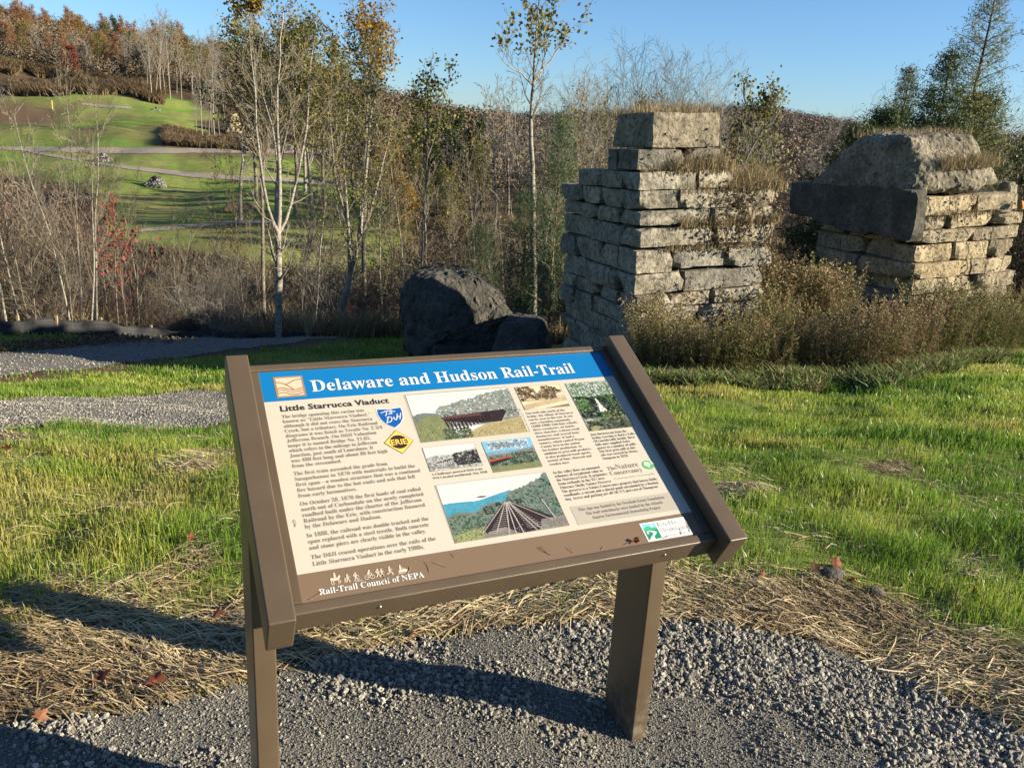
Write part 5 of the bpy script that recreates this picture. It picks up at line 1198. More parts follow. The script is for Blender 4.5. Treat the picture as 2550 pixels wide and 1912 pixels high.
# a red maple sprout and a small green-yellow bush by the fence
m_red = tree_meshes('red_sprout', 400, 2.6, .016, base_cfg(nc=[8, 4, 3, 0], ratio=[.4, .5, .4, .4], rmin=.003), 2, B_GREY, T_GREY, L_RED, 150, .085)
b = at(300, 18.2); put_tree('red_leaved_sprout', m_red, b, 0, 1.15, 'small sprout with bright red leaves behind the silt fence', 'sapling')
b = at(345, 19.0); put_tree('red_leaved_sprout', m_red, b, 2, 1.10, 'bare-stemmed sprout with dull red leaves, right of the brighter red one', 'sapling')
b = at(462, 18.3); put_tree('yellow_green_bush', SHR[5], b, 0, (.28, .28, .30), 'tiny yellow-green bush just over the silt fence', 'shrub')
b = at(880, 21.0); put_tree('red_leaved_sprout', m_red, b, 1, .42, 'tiny red-leaved sprout beside the foot of the leaning tree', 'sapling')

# --- mid-distance wood across the ravine
def proto_tree(seed, h, rad, leafm, nleaf, lsize, bark, twig, **k):
    c = dict(nc=[15, 7, 5, 0], ang=[.6, .6, .6, .5], ratio=[.36, .5, .45, .4], up=[.02, .14, .1, .05], seg=[10, 6, 4, 3], rmin=.014, st=[.3, .15, .1, 0], shape=lambda t: 1.2-.75*t); c.update(k)
    return tree_meshes('tree', seed, h, rad, base_cfg(**c), 3, bark, twig, leafm, nleaf, lsize, sides=(6, 4, 3, 3), spread=.25)
MID = dict(bare=[proto_tree(500, 12, .15, None, 0, .2, B_ASPEN, T_GREY), proto_tree(501, 12, .15, None, 0, .2, B_GREY, T_GREY, ang=[.8, .7, .6, .5])],
           olive=[proto_tree(502, 12, .16, L_OLIVE, 2600, .20, B_GREY, T_BROWN), proto_tree(503, 12, .16, L_POPLAR, 2200, .20, B_ASPEN, T_BROWN)],
           rust=[proto_tree(504, 12, .18, L_RUST, 2600, .24, B_GREY, T_BROWN, st=[.2, .15, .1, 0])],
           gold=[proto_tree(505, 11, .16, L_YELLOW, 2400, .22, B_GREY, T_BROWN, st=[.2, .15, .1, 0])],
           red=[proto_tree(506, 9, .18, L_MAPLE, 2200, .26, B_ASPEN, T_BROWN, ang=[.9, .7, .6, .5], st=[.28, .15, .1, 0])],
           fan=[proto_tree(508, 12, .13, None, 0, .2, B_GREY, T_GREY, nc=[15, 10, 7, 0], ratio=[.60, .55, .5, .4], ang=[.50, .55, .6, .5], st=[.22, .15, .1, 0], wig=[.05, .14, .2, .2], up=[.02, .06, .04, .03], rmin=.0075, shape=lambda t: 1.15-.55*t), proto_tree(509, 12, .12, None, 0, .2, B_ASPEN, T_GREY, nc=[12, 10, 7, 0], ratio=[.62, .6, .5, .4], ang=[.42, .55, .6, .5], st=[.18, .15, .1, 0], wig=[.06, .15, .2, .2], up=[.02, .06, .04, .03], rmin=.0075, shape=lambda t: 1.15-.5*t)],
           dark=[proto_tree(507, 11, .18, L_GREEN, 3600, .26, B_DARK, T_DARK, st=[.12, .15, .1, 0])])
KL = dict(fan='bare spreading tree', bare='bare grey tree', olive='tree in thin olive leaf', rust='rust-brown tree', gold='golden-orange tree', red='crimson maple', dark='dark green tree')
def mid(kind, px, y, pt, label=None, v=0, wide=1.0, seed=None):
    b = at(px, y); b[2] -= .3; h = wz(px, pt, y)-b[2]; m = MID[kind][v % len(MID[kind])]; s = h/(12.6 if kind != 'red' else 9.5)*(.76 if kind == 'fan' else 1)
    return put_tree(kind+'_tree' if kind not in ('red',) else 'red_maple', m, b, (px*.618) % 6.28, (s*wide, s*wide, s), label, 'tree', None if label and not label.startswith('*') else label)
# birch clump high on the hill
for k, (px, pt) in enumerate([(378, 60), (388, 40), (402, 35), (412, 60), (424, 45), (452, 70), (370, 95)]):
    e = mid('bare', px, 156+k*1.5, pt, v=k % 2, wide=.8); l = 'tall bare birch in the clump at the top of the far lawn'; e['label'] = l; e['group'] = 'birches in the clump at the top of the far lawn'
for k, (px, pt) in enumerate([(505, 105), (520, 85), (535, 95), (548, 130), (490, 210), (512, 215), (528, 200), (545, 210), (560, 190)]):
    e = mid('bare', px, 118+k*1.7, pt, v=k % 2, wide=.55); e['label'] = 'thin bare birch left of the far stone pier'; e['group'] = 'thin birches left of the far stone pier'
for k, (px, y, pt, kind) in enumerate([(440, 172, 70, 'olive'), (480, 175, 95, 'olive'), (520, 170, 120, 'olive'), (600, 62, 95, 'olive'), (640, 66, 70, 'olive'), (690, 60, 60, 'olive'), (735, 64, 85, 'olive'), (775, 62, 95, 'olive'), (810, 66, 120, 'olive'), (700, 74, 90, 'bare'), (760, 78, 100, 'bare'), (850, 60, 190, 'olive'), (880, 70, 230, 'olive'),
    (975, 58, 330, 'gold'), (1090, 70, 300, 'dark'), (1150, 66, 285, 'dark'), (1200, 72, 300, 'dark'), (1010, 80, 320, 'olive'), (1040, 90, 300, 'dark'), (1250, 84, 340, 'bare'), (1120, 60, 330, 'bare'), (940, 75, 300, 'dark'), (1230, 62, 230, 'bare'), (1265, 70, 215, 'bare'), (1290, 66, 260, 'bare'), (1180, 64, 360, 'olive'), (1330, 70, 330, 'bare'), (1060, 56, 400, 'olive'), (1000, 52, 440, 'gold'), (1120, 52, 430, 'olive')]):
    e = mid(kind, px, y, pt, v=k % 2, wide=1.0); w = 'on the hill crest behind the birches' if y > 160 else ('behind the forked tree' if px < 830 else ('behind the leaning tree' if px < 960 else 'in the valley behind the young poplar'))
    e['label'] = KL[kind]+' '+w; e['group'] = KL[kind]+' '+w
# bare trees seen over the piers
for k, (px, y, pt, kind) in enumerate([(1400, 54, 165, 'fan'), (1455, 60, 240, 'fan'), (1500, 58, 160, 'fan'), (1585, 56, 125, 'fan'), (1625, 60, 150, 'fan'), (1665, 55, 140, 'fan'), (1715, 58, 150, 'fan'), (1430, 66, 200, 'fan'), (1350, 60, 210, 'fan'), (1545, 64, 250, 'olive'), (1850, 62, 262, 'fan'), (1985, 56, 295, 'fan'), (2100, 54, 240, 'fan'), (2490, 48, 250, 'fan'), (2555, 46, 240, 'fan'), (2520, 32, 300, 'dark'), (2580, 30, 285, 'dark'), (1785, 40, 240, 'olive')]):
    e = mid(kind, px, y, pt, v=k % 2, wide=1.0 if kind == 'fan' else .8); w = 'left of the tall pier top' if px < 1540 else ('over the top of the tall pier' if px < 1800 else ('in the gap between the piers' if px < 2100 else 'at the right edge behind the squat pier'))
    e['label'] = KL[kind]+' '+w; e['group'] = KL[kind]+' '+w
# --- wooded hillside at the far left: individual trees
rh = np.random.RandomState(17); cnt = 0
FAR = {k: v for k, v in MID.items()}
def hill_trees(n, pxr, yr, kinds, probs, hm, seed, w):
    r = np.random.RandomState(seed)
    for _ in range(n):
        px = r.uniform(*pxr); y = r.uniform(*yr); kd = kinds[r.choice(len(kinds), p=probs)]; b = at(px, y); s = r.uniform(*hm)/12
        e = put_tree(kd+'_tree', MID[kd][-1 if kd == 'bare' else r.randint(len(MID[kd]))], b, r.uniform(0, 6.28), (s*r.uniform(1., 1.35), s*r.uniform(1., 1.35), s), KL[kd]+' '+w, 'tree', KL[kd]+' '+w)
e = mid('red', 168, 178, 118, 'crimson maple with a white trunk standing in front of the far wood', wide=1.35)
hill_trees(60, (-40, 420), (186, 215), ['bare', 'rust', 'olive', 'gold'], [.50, .34, .10, .06], (6, 9.5), 31, 'at the lower edge of the far hillside wood')
hill_trees(80, (-60, 470), (215, 300), ['rust', 'bare', 'gold', 'dark', 'olive'], [.40, .25, .17, .08, .10], (8.5, 12), 32, 'high in the far hillside wood')
hill_trees(46, (380, 900), (190, 300), ['rust', 'bare', 'olive'], [.4, .4, .2], (9, 13), 33, 'on the falling ridge behind the tall trees')
# distant ridges: woods that read as one mass
def far_woods(name, n, pxr, yr, hm, mats, seed, m=64, sz=(.05, .11)):
    r = np.random.RandomState(seed); g = Geo(); th0, th1 = [math.atan(ray(p, 400)[0]) for p in pxr]
    th = r.uniform(th0, th1, n); y = r.uniform(yr[0], yr[1], n); x = np.tan(th)*y; z = H(x, y); s = r.uniform(*hm, n); pass
    cx = np.repeat(x, m); cy = np.repeat(y, m); cz = np.repeat(z, m); ss = np.repeat(s, m); q = r.normal(size=(n*m, 3)); q /= np.linalg.norm(q, axis=1)[:, None]; rad = r.uniform(.3, 1, n*m)**.5
    pos = np.stack([cx+q[:, 0]*rad*ss*.34, cy+q[:, 1]*rad*ss*.34, cz+ss*(.60+q[:, 2]*rad*.42)], -1)
    col = np.clip(np.repeat(r.rand(n), m)*.85+r.rand(n*m)*.15, 0, 1)
    N = q+r.normal(size=q.shape)*.35; N[:, 2] = np.abs(N[:, 2])*.9+.05; N /= np.linalg.norm(N, axis=1)[:, None]; Tn = np.cross(N, r.normal(size=N.shape)); Tn /= np.linalg.norm(Tn, axis=1)[:, None]
    scatter(g, LEAFV, [LEAFF], pos, np.stack([Tn, np.cross(N, Tn), N], -1), ss*r.uniform(sz[0], sz[1], n*m)*1.15, 0, rnd=col)
    return tag(g.build(name, mats), kind='stuff')
L_FAR = leafmat('far_autumn_canopy', [(0, (.13, .105, .088)), (.45, (.15, .115, .09)), (.7, (.17, .12, .088)), (.88, (.19, .125, .08)), (1, (.13, .125, .075))], .1)
L_FAR2 = leafmat('mixed_autumn_canopy', [(0, (.13, .11, .085)), (.4, (.16, .135, .095)), (.66, (.21, .15, .085)), (.84, (.28, .165, .085)), (.93, (.16, .16, .07)), (1, (.10, .11, .05))], .1)
far_woods('hillside_wood', 1500, (-120, 560), (196, 400), (6, 10), [L_FAR2], 41, 130, (.025, .055))
far_woods('wood_edge_brush', 1300, (-140, 640), (183, 235), (3, 6), [L_FAR2], 47, 130, (.035, .07))
far_woods('falling_ridge_wood', 2600, (540, 1260), (230, 620), (7, 12), [L_FAR2], 44, 100, (.04, .08))
far_woods('distant_ridge_wood', 5200, (1000, 2700), (300, 900), (8, 13), [L_FAR], 42, 90, (.03, .065))
far_woods('valley_wood', 700, (860, 2700), (70, 220), (5, 8), [L_FAR2], 43, 130, (.03, .06))
# brown scrub at the foot of the far wood and dry grass in the ravine
def tufts(name, n, pos_fn, h, w, mats, seed, k=6, lean=.35, edge=0):
    """clumps of upright blades"""
    r = np.random.RandomState(seed); x, y = pos_fn(r, n)
    nz = fbm(x*.06, y*.06, 0, seed)+.4*fbm(x*.3, y*.3, 0, seed+1)-.2
    if edge: kk = nz > edge; x, y, nz = x[kk], y[kk], nz[kk]; n = len(x)
    z = H(x, y); m = n*k
    X = np.repeat(x, k)+r.normal(size=m)*w*2; Y = np.repeat(y, k)+r.normal(size=m)*w*2; Z = np.repeat(z, k); hh_ = np.repeat(h*r.uniform(.5, 1.3, n)*np.clip(.35+1.3*nz, .3, 1.6), k)*r.uniform(.6, 1.1, m)
    a = r.uniform(0, 6.28, m); b = r.uniform(0, 6.28, m); l = r.uniform(0, lean, m)*hh_; bw = w*r.uniform(.5, 1.2, m)
    p0 = np.stack([X-np.cos(a)*bw, Y-np.sin(a)*bw, Z-.02], -1); p1 = np.stack([X+np.cos(a)*bw, Y+np.sin(a)*bw, Z-.02], -1)
    q = np.stack([X+np.cos(b)*l*.4, Y+np.sin(b)*l*.4, Z+hh_*.6], -1); dx = np.stack([np.cos(a)*bw*.7, np.sin(a)*bw*.7, a*0], -1); tp = np.stack([X+np.cos(b)*l, Y+np.sin(b)*l, Z+hh_], -1)
    V = np.stack([p0, p1, q+dx, q-dx, tp], 1).reshape(-1, 3); i = np.arange(m)*5
    g = Geo(); g.addF(V, [np.stack([i, i+1, i+2, i+3], -1), np.stack([i+3, i+2, i+4], -1)], 0, np.repeat(np.clip(np.repeat(r.rand(n), k)*.6+r.rand(m)*.4, 0, 1), 5))
    return tag(g.build(name, mats), kind='stuff')
def fan(px0, px1, y0, y1): 
    t0, t1 = ray(px0, 500)[0], ray(px1, 500)[0]
    return lambda r, n: (lambda y: (r.uniform(t0, t1, n)*y, y))(np.sqrt(r.uniform(y0*y0, y1*y1, n)))
SCRUB = leafmat('brown_scrub', [(0, (.08, .055, .035)), (.45, (.15, .10, .055)), (.8, (.26, .18, .09)), (1, (.14, .14, .05))], .15)
UND = leafmat('dull_undergrowth', [(0, (.07, .055, .035)), (.5, (.13, .10, .06)), (.85, (.20, .16, .10)), (1, (.11, .13, .045))], .2)
DRYG = leafmat('dry_grass', [(0, (.20, .15, .075)), (.5, (.40, .30, .16)), (.85, (.54, .42, .24)), (1, (.20, .21, .07))], .3)
tufts('hillside_scrub', 30000, fan(-80, 420, 154, 196), 1.5, .11, [SCRUB], 51, 7, 1.2, .44)
tufts('hillside_scrub', 7000, fan(420, 660, 108, 126), .8, .07, [SCRUB], 52, 7, 1.2, .46)
tufts('ravine_undergrowth', 16000, fan(-100, 1650, 18.5, 32), .55, .02, [DRYG], 53, 6, 1.0)
tufts('ravine_undergrowth', 14000, fan(-100, 1700, 30, 50), .7, .04, [UND], 54, 6, 1.0)
tufts('ravine_undergrowth', 7000, fan(1800, 2700, 15.5, 30), .7, .03, [SCRUB], 55, 6, 1.0)
# ---------------------------------------------------------------- ground cover
t = NT('green_grass_blades'); 
c = t.ramp(t.attr(), [(0, (.10, .21, .025)), (.3, (.19, .34, .04)), (.55, (.33, .46, .06)), (.78, (.50, .50, .10)), (.92, (.58, .50, .18)), (1, (.68, .54, .30))])
GRASS = t.leafy(c, .45, .38, .45)
t = NT('straw_strand'); c = t.ramp(t.attr(), [(0, (.22, .15, .08)), (.4, (.48, .36, .19)), (.75, (.72, .57, .33)), (1, (.86, .72, .46))]); STRAW = t.leafy(c, .15, .5, .4)
def blades(g, x, y, h, w, r, col, lean=.45, base=None, dirn=None):
    m = len(x); z = H(x, y) if base is None else base; a = r.uniform(0, 6.28, m); b = r.uniform(0, 6.28, m) if dirn is None else dirn; l = r.uniform(.08, lean, m)*h
    bw = w*r.uniform(.6, 1.2, m)/2; cx, cy = np.cos(a)*bw, np.sin(a)*bw
    p0 = np.stack([x-cx, y-cy, z-.01], -1); p1 = np.stack([x+cx, y+cy, z-.01], -1)
    qx, qy, qz = x+np.cos(b)*l*.35, y+np.sin(b)*l*.35, z+h*.62
    q0 = np.stack([qx-cx*.75, qy-cy*.75, qz], -1); q1 = np.stack([qx+cx*.75, qy+cy*.75, qz], -1)
    tp = np.stack([x+np.cos(b)*l, y+np.sin(b)*l, z+h*r.uniform(.8, 1.0, m)], -1)
    V = np.stack([p0, p1, q1, q0, tp], 1).reshape(-1, 3); i = np.arange(m)*5
    g.addF(V, [np.stack([i, i+1, i+2, i+3], -1), np.stack([i+3, i+2, i+4], -1)], 0, np.repeat(col, 5))
rg = np.random.RandomState(8); g = Geo()
CL = [(ground_at(2330, 1400), .34, .16, 1.3), (ground_at(2480, 1330), .25, .12, 1.0), (ground_at(520, 1350), .34, .20, .9), (ground_at(160, 1470), .30, .12, .9), (ground_at(590, 1180), .10, .45, .5), (ground_at(1900, 1150), .6, .18, .5), (ground_at(2350, 1100), .8, .15, .5), (ground_at(150, 1180), .30, .14, .6)]
def far_edge(u): return np.interp(u, [-.75, -.2, .1, .2, .75], [16.5, 20, 14, 11.6, 11.2])
for y0, y1, dens, h, w in [(1.7, 2.6, 6500, .050, .0028), (2.6, 3.6, 8000, .058, .0032), (3.6, 5.0, 5500, .060, .0042), (5.0, 7.0, 3300, .062, .0058), (7.0, 10, 1900, .065, .0085), (10, 14, 900, .07, .013), (14, 20, 220, .08, .02)]:
    area = .98*(y1*y1-y0*y0); n = int(area*dens*1.15)
    y = np.sqrt(rg.uniform(y0*y0, y1*y1, n)); x = rg.uniform(-1.02, 1.0, n)*y
    st, so = zone(x, y)
    bare = poly_in(x, y, PAD) | poly_in(x, y, PATH_A) | poly_in(x, y, PATH_B)
    p1 = fbm(x*.55, y*.8, 0, 61); p2 = fbm(x*2.3, y*3.2, 0, 62); p3 = fbm(x*6, y*6, 0, 64)
    dens_ = np.clip(.55+1.2*(p2-.35), .15, 1)*(1-.74*st)*(1-.8*so)*np.clip(.5+(p3-.3)*2, .25, 1)
    behind = y < np.minimum(far_edge(x/y), np.where(x/y < -.1, np.interp(x/y, FENU, FENY), 99))
    keep = (rg.rand(n) < dens_) & ~bare & behind
    x, y, p1, p2, st = x[keep], y[keep], p1[keep], p2[keep], st[keep]; n = len(x)
    col = np.clip(.50+(p1-.5)*1.5+(p2-.5)*.55+rg.normal(size=n)*.10, 0, .88); col = np.where(rg.rand(n) < .05, rg.uniform(.85, 1, n), col)
    hh_ = h*np.clip(1.0+(p2-.5)*1.6-(p1-.5)*1.0, .45, 1.8)*rg.uniform(.5, 1.25, n)*(1-.25*st)
    for c_, a_, b_, am in CL:
        e_ = np.exp(-(((x-c_[0])/a_)**2+((y-c_[1])/b_)**2)); hh_ = hh_*(1+am*e_); col = np.clip(col-.42*e_*rg.uniform(.5, 1.2, n), 0, 1)
    blades(g, x, y, hh_, w, rg, col, .6)
lawn_o = tag(g.build('lawn_grass', [GRASS]), kind='stuff'); NB = g.n//5
# straw mulch along the edge of the pad
def strands(g, x, y, L, w, r, col, ang, lift):
    m = len(x); k = 5; t_ = np.linspace(-.5, .5, k)[None]; bend = r.normal(size=m)*.18
    ca, sa = np.cos(ang)[:, None], np.sin(ang)[:, None]; off = (t_*t_-.08)*bend[:, None]*L[:, None]
    X = x[:, None]+ca*t_*L[:, None]-sa*off; Y = y[:, None]+sa*t_*L[:, None]+ca*off
    Z = H(X, Y)+lift[:, None]*(1-.6*np.abs(t_)*2)+(r.normal(size=m)*.10)[:, None]*t_*L[:, None]
    Z = np.maximum(Z, H(X, Y)+.002)
    nx, ny = -sa*w[:, None]/2, ca*w[:, None]/2; hw = (r.uniform(-1, 1, m)*w*.35)[:, None]
    A = np.stack([X+nx, Y+ny, Z+hw], -1); B = np.stack([X-nx, Y-ny, Z-hw], -1); V = np.stack([A, B], 2).reshape(-1, 3)
    i = np.arange(m)[:, None]*2*k; j = np.arange(k-1)[None]*2; F = np.stack([i+j, i+j+1, i+j+3, i+j+2], -1).reshape(-1, 4); g.add(V, F, 0, np.repeat(col, 2*k))
g = Geo(); n = 200000; y = np.sqrt(rg.uniform(1.0, 5.2**2, n)); x = rg.uniform(-1.0, 1.0, n)*y; st, so = zone(x, y)
ins = poly_in(x, y, PAD); dd = np.zeros(n); keep = (rg.rand(n) < np.where(ins, 0, st*.95+.03)); x, y = x[keep], y[keep]; n = len(x)
p = fbm(x*3, y*3, 0, 65); flow = (fbm(x*1.1, y*1.1, 0, 66)-.5)*2.4
strands(g, x, y, rg.uniform(.05, .20, n), rg.uniform(.0018, .0040, n), rg, np.clip(.48+(p-.5)*1.1+rg.normal(size=n)*.2, 0, 1), flow+rg.normal(size=n)*.55, rg.uniform(.003, .035, n))
tag(g.build('straw_mulch', [STRAW]), kind='stuff'); NS = n
# loose stones of the gravel pad
t = NT('crushed_stone'); c = t.ramp(t.attr(), [(0, (.16, .145, .115)), (.35, (.28, .257, .205)), (.7, (.43, .395, .32)), (.93, (.62, .57, .47)), (1, (.78, .72, .60))]); CR = t.bsdf(c, .8, t.bump(t.noise(260, 3), .002), .35)
g = Geo(); n = 190000; y = np.sqrt(rg.uniform(1.15**2, 2.9**2, n)); x = rg.uniform(-.78, .78, n)*y; keep = poly_in(x, y, PAD) & (rg.rand(n) < .62); x, y = x[keep], y[keep]
cl = fbm(x*2.4, y*2.4, 0, 67); cl2 = fbm(x*7, y*7, 0, 68); de = edge_dist(x, y, PAD)
size = rg.gamma(1.8, .0017, len(x))+.0021; size = np.minimum(size, .013)*np.where(cl+.25*cl2 > .62, 1.0, .62)
big = np.clip((cl-.42)*3.5, 0, 1); size *= .76+.5*big; keep = rg.rand(len(x)) < (.55+.45*big); x, y, size = x[keep], y[keep], size[keep]; n = len(x)
for v in range(5):
    r = np.random.RandomState(900+v); pv = ROCKV*(1+r.uniform(-.32, .28, (len(ROCKV), 1)))*[1, r.uniform(.65, .9), r.uniform(.45, .65)]
    k = np.arange(n) % 5 == v; m = k.sum(); R = randrot(r, m)
    scatter(g, pv, [ROCKF], np.stack([x[k], y[k], H(x[k], y[k])+.006+size[k]*.25], -1), R, size[k], 0, rnd=np.clip(r.beta(2, 2.6, m), 0, 1))
tag(g.build('loose_gravel', [CR]), kind='stuff')
# grit and scattered stones on the two paths
g = Geo()
for PP, y0, y1, n, s0 in ((PATH_A, 4, 10, 34000, .008), (PATH_B, 9, 24, 16000, .014)):
    y = rg.uniform(y0, y1, n); x = rg.uniform(-.75, .1, n)*y; k = poly_in(x, y, PP); x, y = x[k], y[k]; m = len(x)
    scatter(g, ROCKV*[1, .8, .5], [ROCKF], np.stack([x, y, H(x, y)+.024], -1), randrot(rg, m), s0*rg.uniform(.4, 1.3, m), 0, rnd=rg.beta(2, 2.6, m))
tag(g.build('path_grit', [CR]), kind='stuff')
# fallen leaves along the fence and in the grass
g = Geo(); n = 3800; pxs = rg.uniform(-150, 480, n); q = np.array([ground_at(a, float(np.interp(a, [-150, 0, 150, 300, 480], [885, 868, 856, 846, 836]))+rg.normal()*7, 6, 60) for a in pxs[:700]])
q = np.repeat(q, 4, 0); q = q+rg.normal(size=q.shape)*[.12, .12, 0]; q[:, 2] = H(q[:, 0], q[:, 1])+.03+rg.uniform(0, .02, len(q))
scatter(g, LEAFV, [LEAFF], q, randrot(rg, len(q)), rg.uniform(.035, .075, len(q)), 0, rnd=rg.rand(len(q)))
tag(g.build('leaf_litter', [L_BROWN]), kind='stuff')
t = NT('fallen_maple_leaf'); L_FALL = t.leafy(t.ramp(t.attr(), [(0, (.20, .04, .02)), (.5, (.32, .09, .04)), (1, (.38, .19, .10))]), .3)
def maple(seed):
    r = np.random.RandomState(seed); a = np.linspace(0, 2*math.pi, 21)[:-1]; rad = np.where(np.arange(20) % 4 == 0, 1.0, np.where(np.arange(20) % 2 == 0, .55, .72))*r.uniform(.9, 1.1, 20)
    V = [(0, 0, 0)]+[(math.cos(t)*q, math.sin(t)*q, .22*math.sin(2*t+seed)*q) for t, q in zip(a, rad)]; F = [(0, 1+k, 1+(k+1) % 20) for k in range(20)]; return np.array(V), np.array(F)
LF = [(20, 1128, .04, 'orange maple leaf in the grass at the left edge'), (470, 1357, .035, 'red leaf standing in the dark grass left of the sign'), (540, 1552, .04, 'dark red curled leaf in the straw left of the post'), (270, 1700, .05, 'flat brown leaf in the straw near the gravel'), (395, 1705, .045, 'rust leaf lying on the straw close to the gravel edge'), (90, 1800, .035, 'orange-brown leaf at the shaded lower left corner'), (925, 1548, .04, 'brown leaf in the straw under the sign'), (1035, 1600, .04, 'pink-brown leaf at the gravel edge under the sign'), (2035, 1425, .045, 'orange leaf beside the dark stone in the right-hand grass'), (2070, 1405, .045, 'rust leaf above the dark stone in the right-hand grass'), (1880, 1447, .04, 'dark red leaf upright in the straw right of the sign'), (2130, 1462, .035, 'pale brown leaf in the straw right of the stone'), (2450, 1480, .04, 'tan leaf in the grass near the right edge'), (1420, 1693, .02, 'tiny orange leaf on the gravel beside the post shadow')]
for k, (px, py, s, lab) in enumerate(LF):
    p = ground_at(px, py, 1, 20); V, F = maple(k); R = randrot(np.random.RandomState(k), 1)[0]; g = Geo(); V = V*s*.72; V = V@np.array([[1, 0, 0], [0, math.cos(.5+k), -math.sin(.5+k)], [0, math.sin(.5+k), math.cos(.5+k)]]).T if k in (1, 2, 10) else V
    g.add(V+[0, 0, .035], F, 0, (k*.37) % 1); o = g.build('fallen_leaf', [L_FALL]); o.location = p; o.rotation_euler = (.2, .1*k, k*1.3); tag(o, lab, 'leaf', 'fallen leaves in the straw and grass')
V, F = ico(2); p = ground_at(2070, 1438, 1, 20); g = Geo(); g.add(V*[.05, .04, .03]*(1+.25*(fbm(V[:, 0]*2, V[:, 1]*2, V[:, 2]*2, 3)-.5)[:, None]), F); o = g.build('half_buried_stone', CONC_D); o.location = p+[0, 0, .012]; tag(o, 'dark grey half-buried stone in the grass, beside two orange leaves', 'stone')
p = ground_at(2180, 1480, 1, 20); g = Geo(); g.add(V*[.035, .03, .016], F); o = g.build('half_buried_stone', CONC_D); o.location = p+[0, 0, .012]; tag(o, 'smaller flat stone lower right of the dark half-buried one', 'stone')
# dry moss and grass on top of the big fallen lump
g = Geo(); n = 900; x = bol.location.x+rg.normal(size=n)*.42; y = bol.location.y+rg.normal(size=n)*.35
bpy.context.view_layer.update(); BD = bol.children[0]; zz = []
for a, b in zip(x, y):
    Mi = BD.matrix_world.inverted(); hit, loc, nn_, ii_ = BD.ray_cast(Mi @ Vector((a, b, 5)), (Mi.to_3x3() @ Vector((0, 0, -1))).normalized()); zz.append((BD.matrix_world @ loc).z if hit else -99)
zz = np.array(zz); k = zz > bol.location.z+hb*.75; blades(g, x[k], y[k], rg.uniform(.04, .13, k.sum()), .012, rg, rg.rand(k.sum()), 1.2, base=zz[k]); tag(g.build('boulder_top_grass', [DRYG]), kind='stuff')
# weeds in front of the piers
t = NT('goldenrod_foliage'); WEED = t.leafy(t.ramp(t.attr(), [(0, (.11, .15, .035)), (.25, (.19, .22, .05)), (.45, (.32, .28, .10)), (.7, (.34, .24, .13)), (.9, (.48, .37, .21)), (1, (.50, .18, .07))]), .3)
WSTEM = plain('weed_stem', (.17, .12, .06), .9)
def weedproto(seed, h=1.3, nl=46):
    r = np.random.RandomState(seed); gs = Geo(); spine = np.array([(.10*math.sin(k*.5+seed)*k/8, .08*math.cos(k*.4+seed*2)*k/8, h*k/8) for k in range(9)])
    tube(gs, spine, np.linspace(.006, .003, 9), 3, 0, .7); sv = np.concatenate(gs.V); sf = np.concatenate(gs.F[4])
    gl = Geo(); t_ = r.uniform(.12, .95, nl); az = r.uniform(0, 6.28, nl); P0 = np.stack([np.interp(t_*8, range(9), spine[:, i]) for i in range(3)], -1)
    el = r.uniform(-.5, .7, nl); D = np.stack([np.cos(az)*np.cos(el), np.sin(az)*np.cos(el), np.sin(el)], -1); S_ = np.cross(D, [0, 0, 1.]); S_ /= np.linalg.norm(S_, axis=1)[:, None]; U_ = np.cross(S_, D)
    R = np.stack([D, S_, U_], -1); lv = np.array([(0, 0, 0), (.4, -.13, 0), (1, 0, -.18), (.4, .13, 0)]); scatter(gl, lv, [LEAFF], P0, R, r.uniform(.07, .14, nl)*(1.15-.4*t_), rnd=r.rand(nl)*.5)
    nf = 34; a = r.uniform(0, 6.28, nf); tt = r.rand(nf); L = .16*(1-tt)+.02; pos = spine[-1]+np.stack([np.cos(a)*L*r.rand(nf), np.sin(a)*L*r.rand(nf), (tt-.8)*.34], -1); scatter(gl, LEAFV, [LEAFF], pos, randrot(r, nf), r.uniform(.02, .04, nf), rnd=r.uniform(.35, .6, nf))
    return sv, sf, np.concatenate(gl.V), np.concatenate(gl.F[4]), np.concatenate(gl.R)
WP = [weedproto(k) for k in range(6)]
def weeds(name, n, posf, hr, seed, tone=0.0):
    r = np.random.RandomState(seed); x, y = posf(r, n); z = H(x, y); g = Geo(); hn = fbm(x*.9, y*.9, 0, 81); ton = fbm(x*.7, y*.7, 0, 83)
    for v in range(6):
        sv, sf_, lv, lf, lr = WP[v]; k = np.arange(n) % 6 == v; m = int(k.sum()); ax = r.uniform(0, 6.28, m); R = rotz(ax)
        tl = r.normal(size=(m, 2))*.16; T_ = np.tile(np.eye(3), (m, 1, 1)); T_[:, 0, 2] = tl[:, 0]; T_[:, 1, 2] = tl[:, 1]; R = T_@R
        s = r.uniform(*hr, m)*(.30+1.35*hn[k]); pos = np.stack([x[k], y[k], z[k]-.03], -1)
        scatter(g, sv, [sf_], pos, R, s, 1, rnd=np.full(m, .5)); off = g.n
        scatter(g, lv, [lf], pos, R, s, 0, rnd=np.full(m, 0.)); 
        tn = np.clip((ton[k]-.35)*1.3+r.normal(size=m)*.12+tone, 0, .5); g.R[-1] = np.clip((tn[:, None]+lr[None]).ravel(), 0, .97)
    return tag(g.build(name, [WEED, WSTEM]), kind='stuff')
WB = [(1585, 945), (1700, 955), (1850, 955), (2000, 945), (2200, 938), (2350, 910), (2500, 885), (2640, 870)]
WG = [ground_at(a, b, 6, 30) for a, b in WB]; WU = [q[0]/q[1] for q in WG]; WY = [q[1] for q in WG]
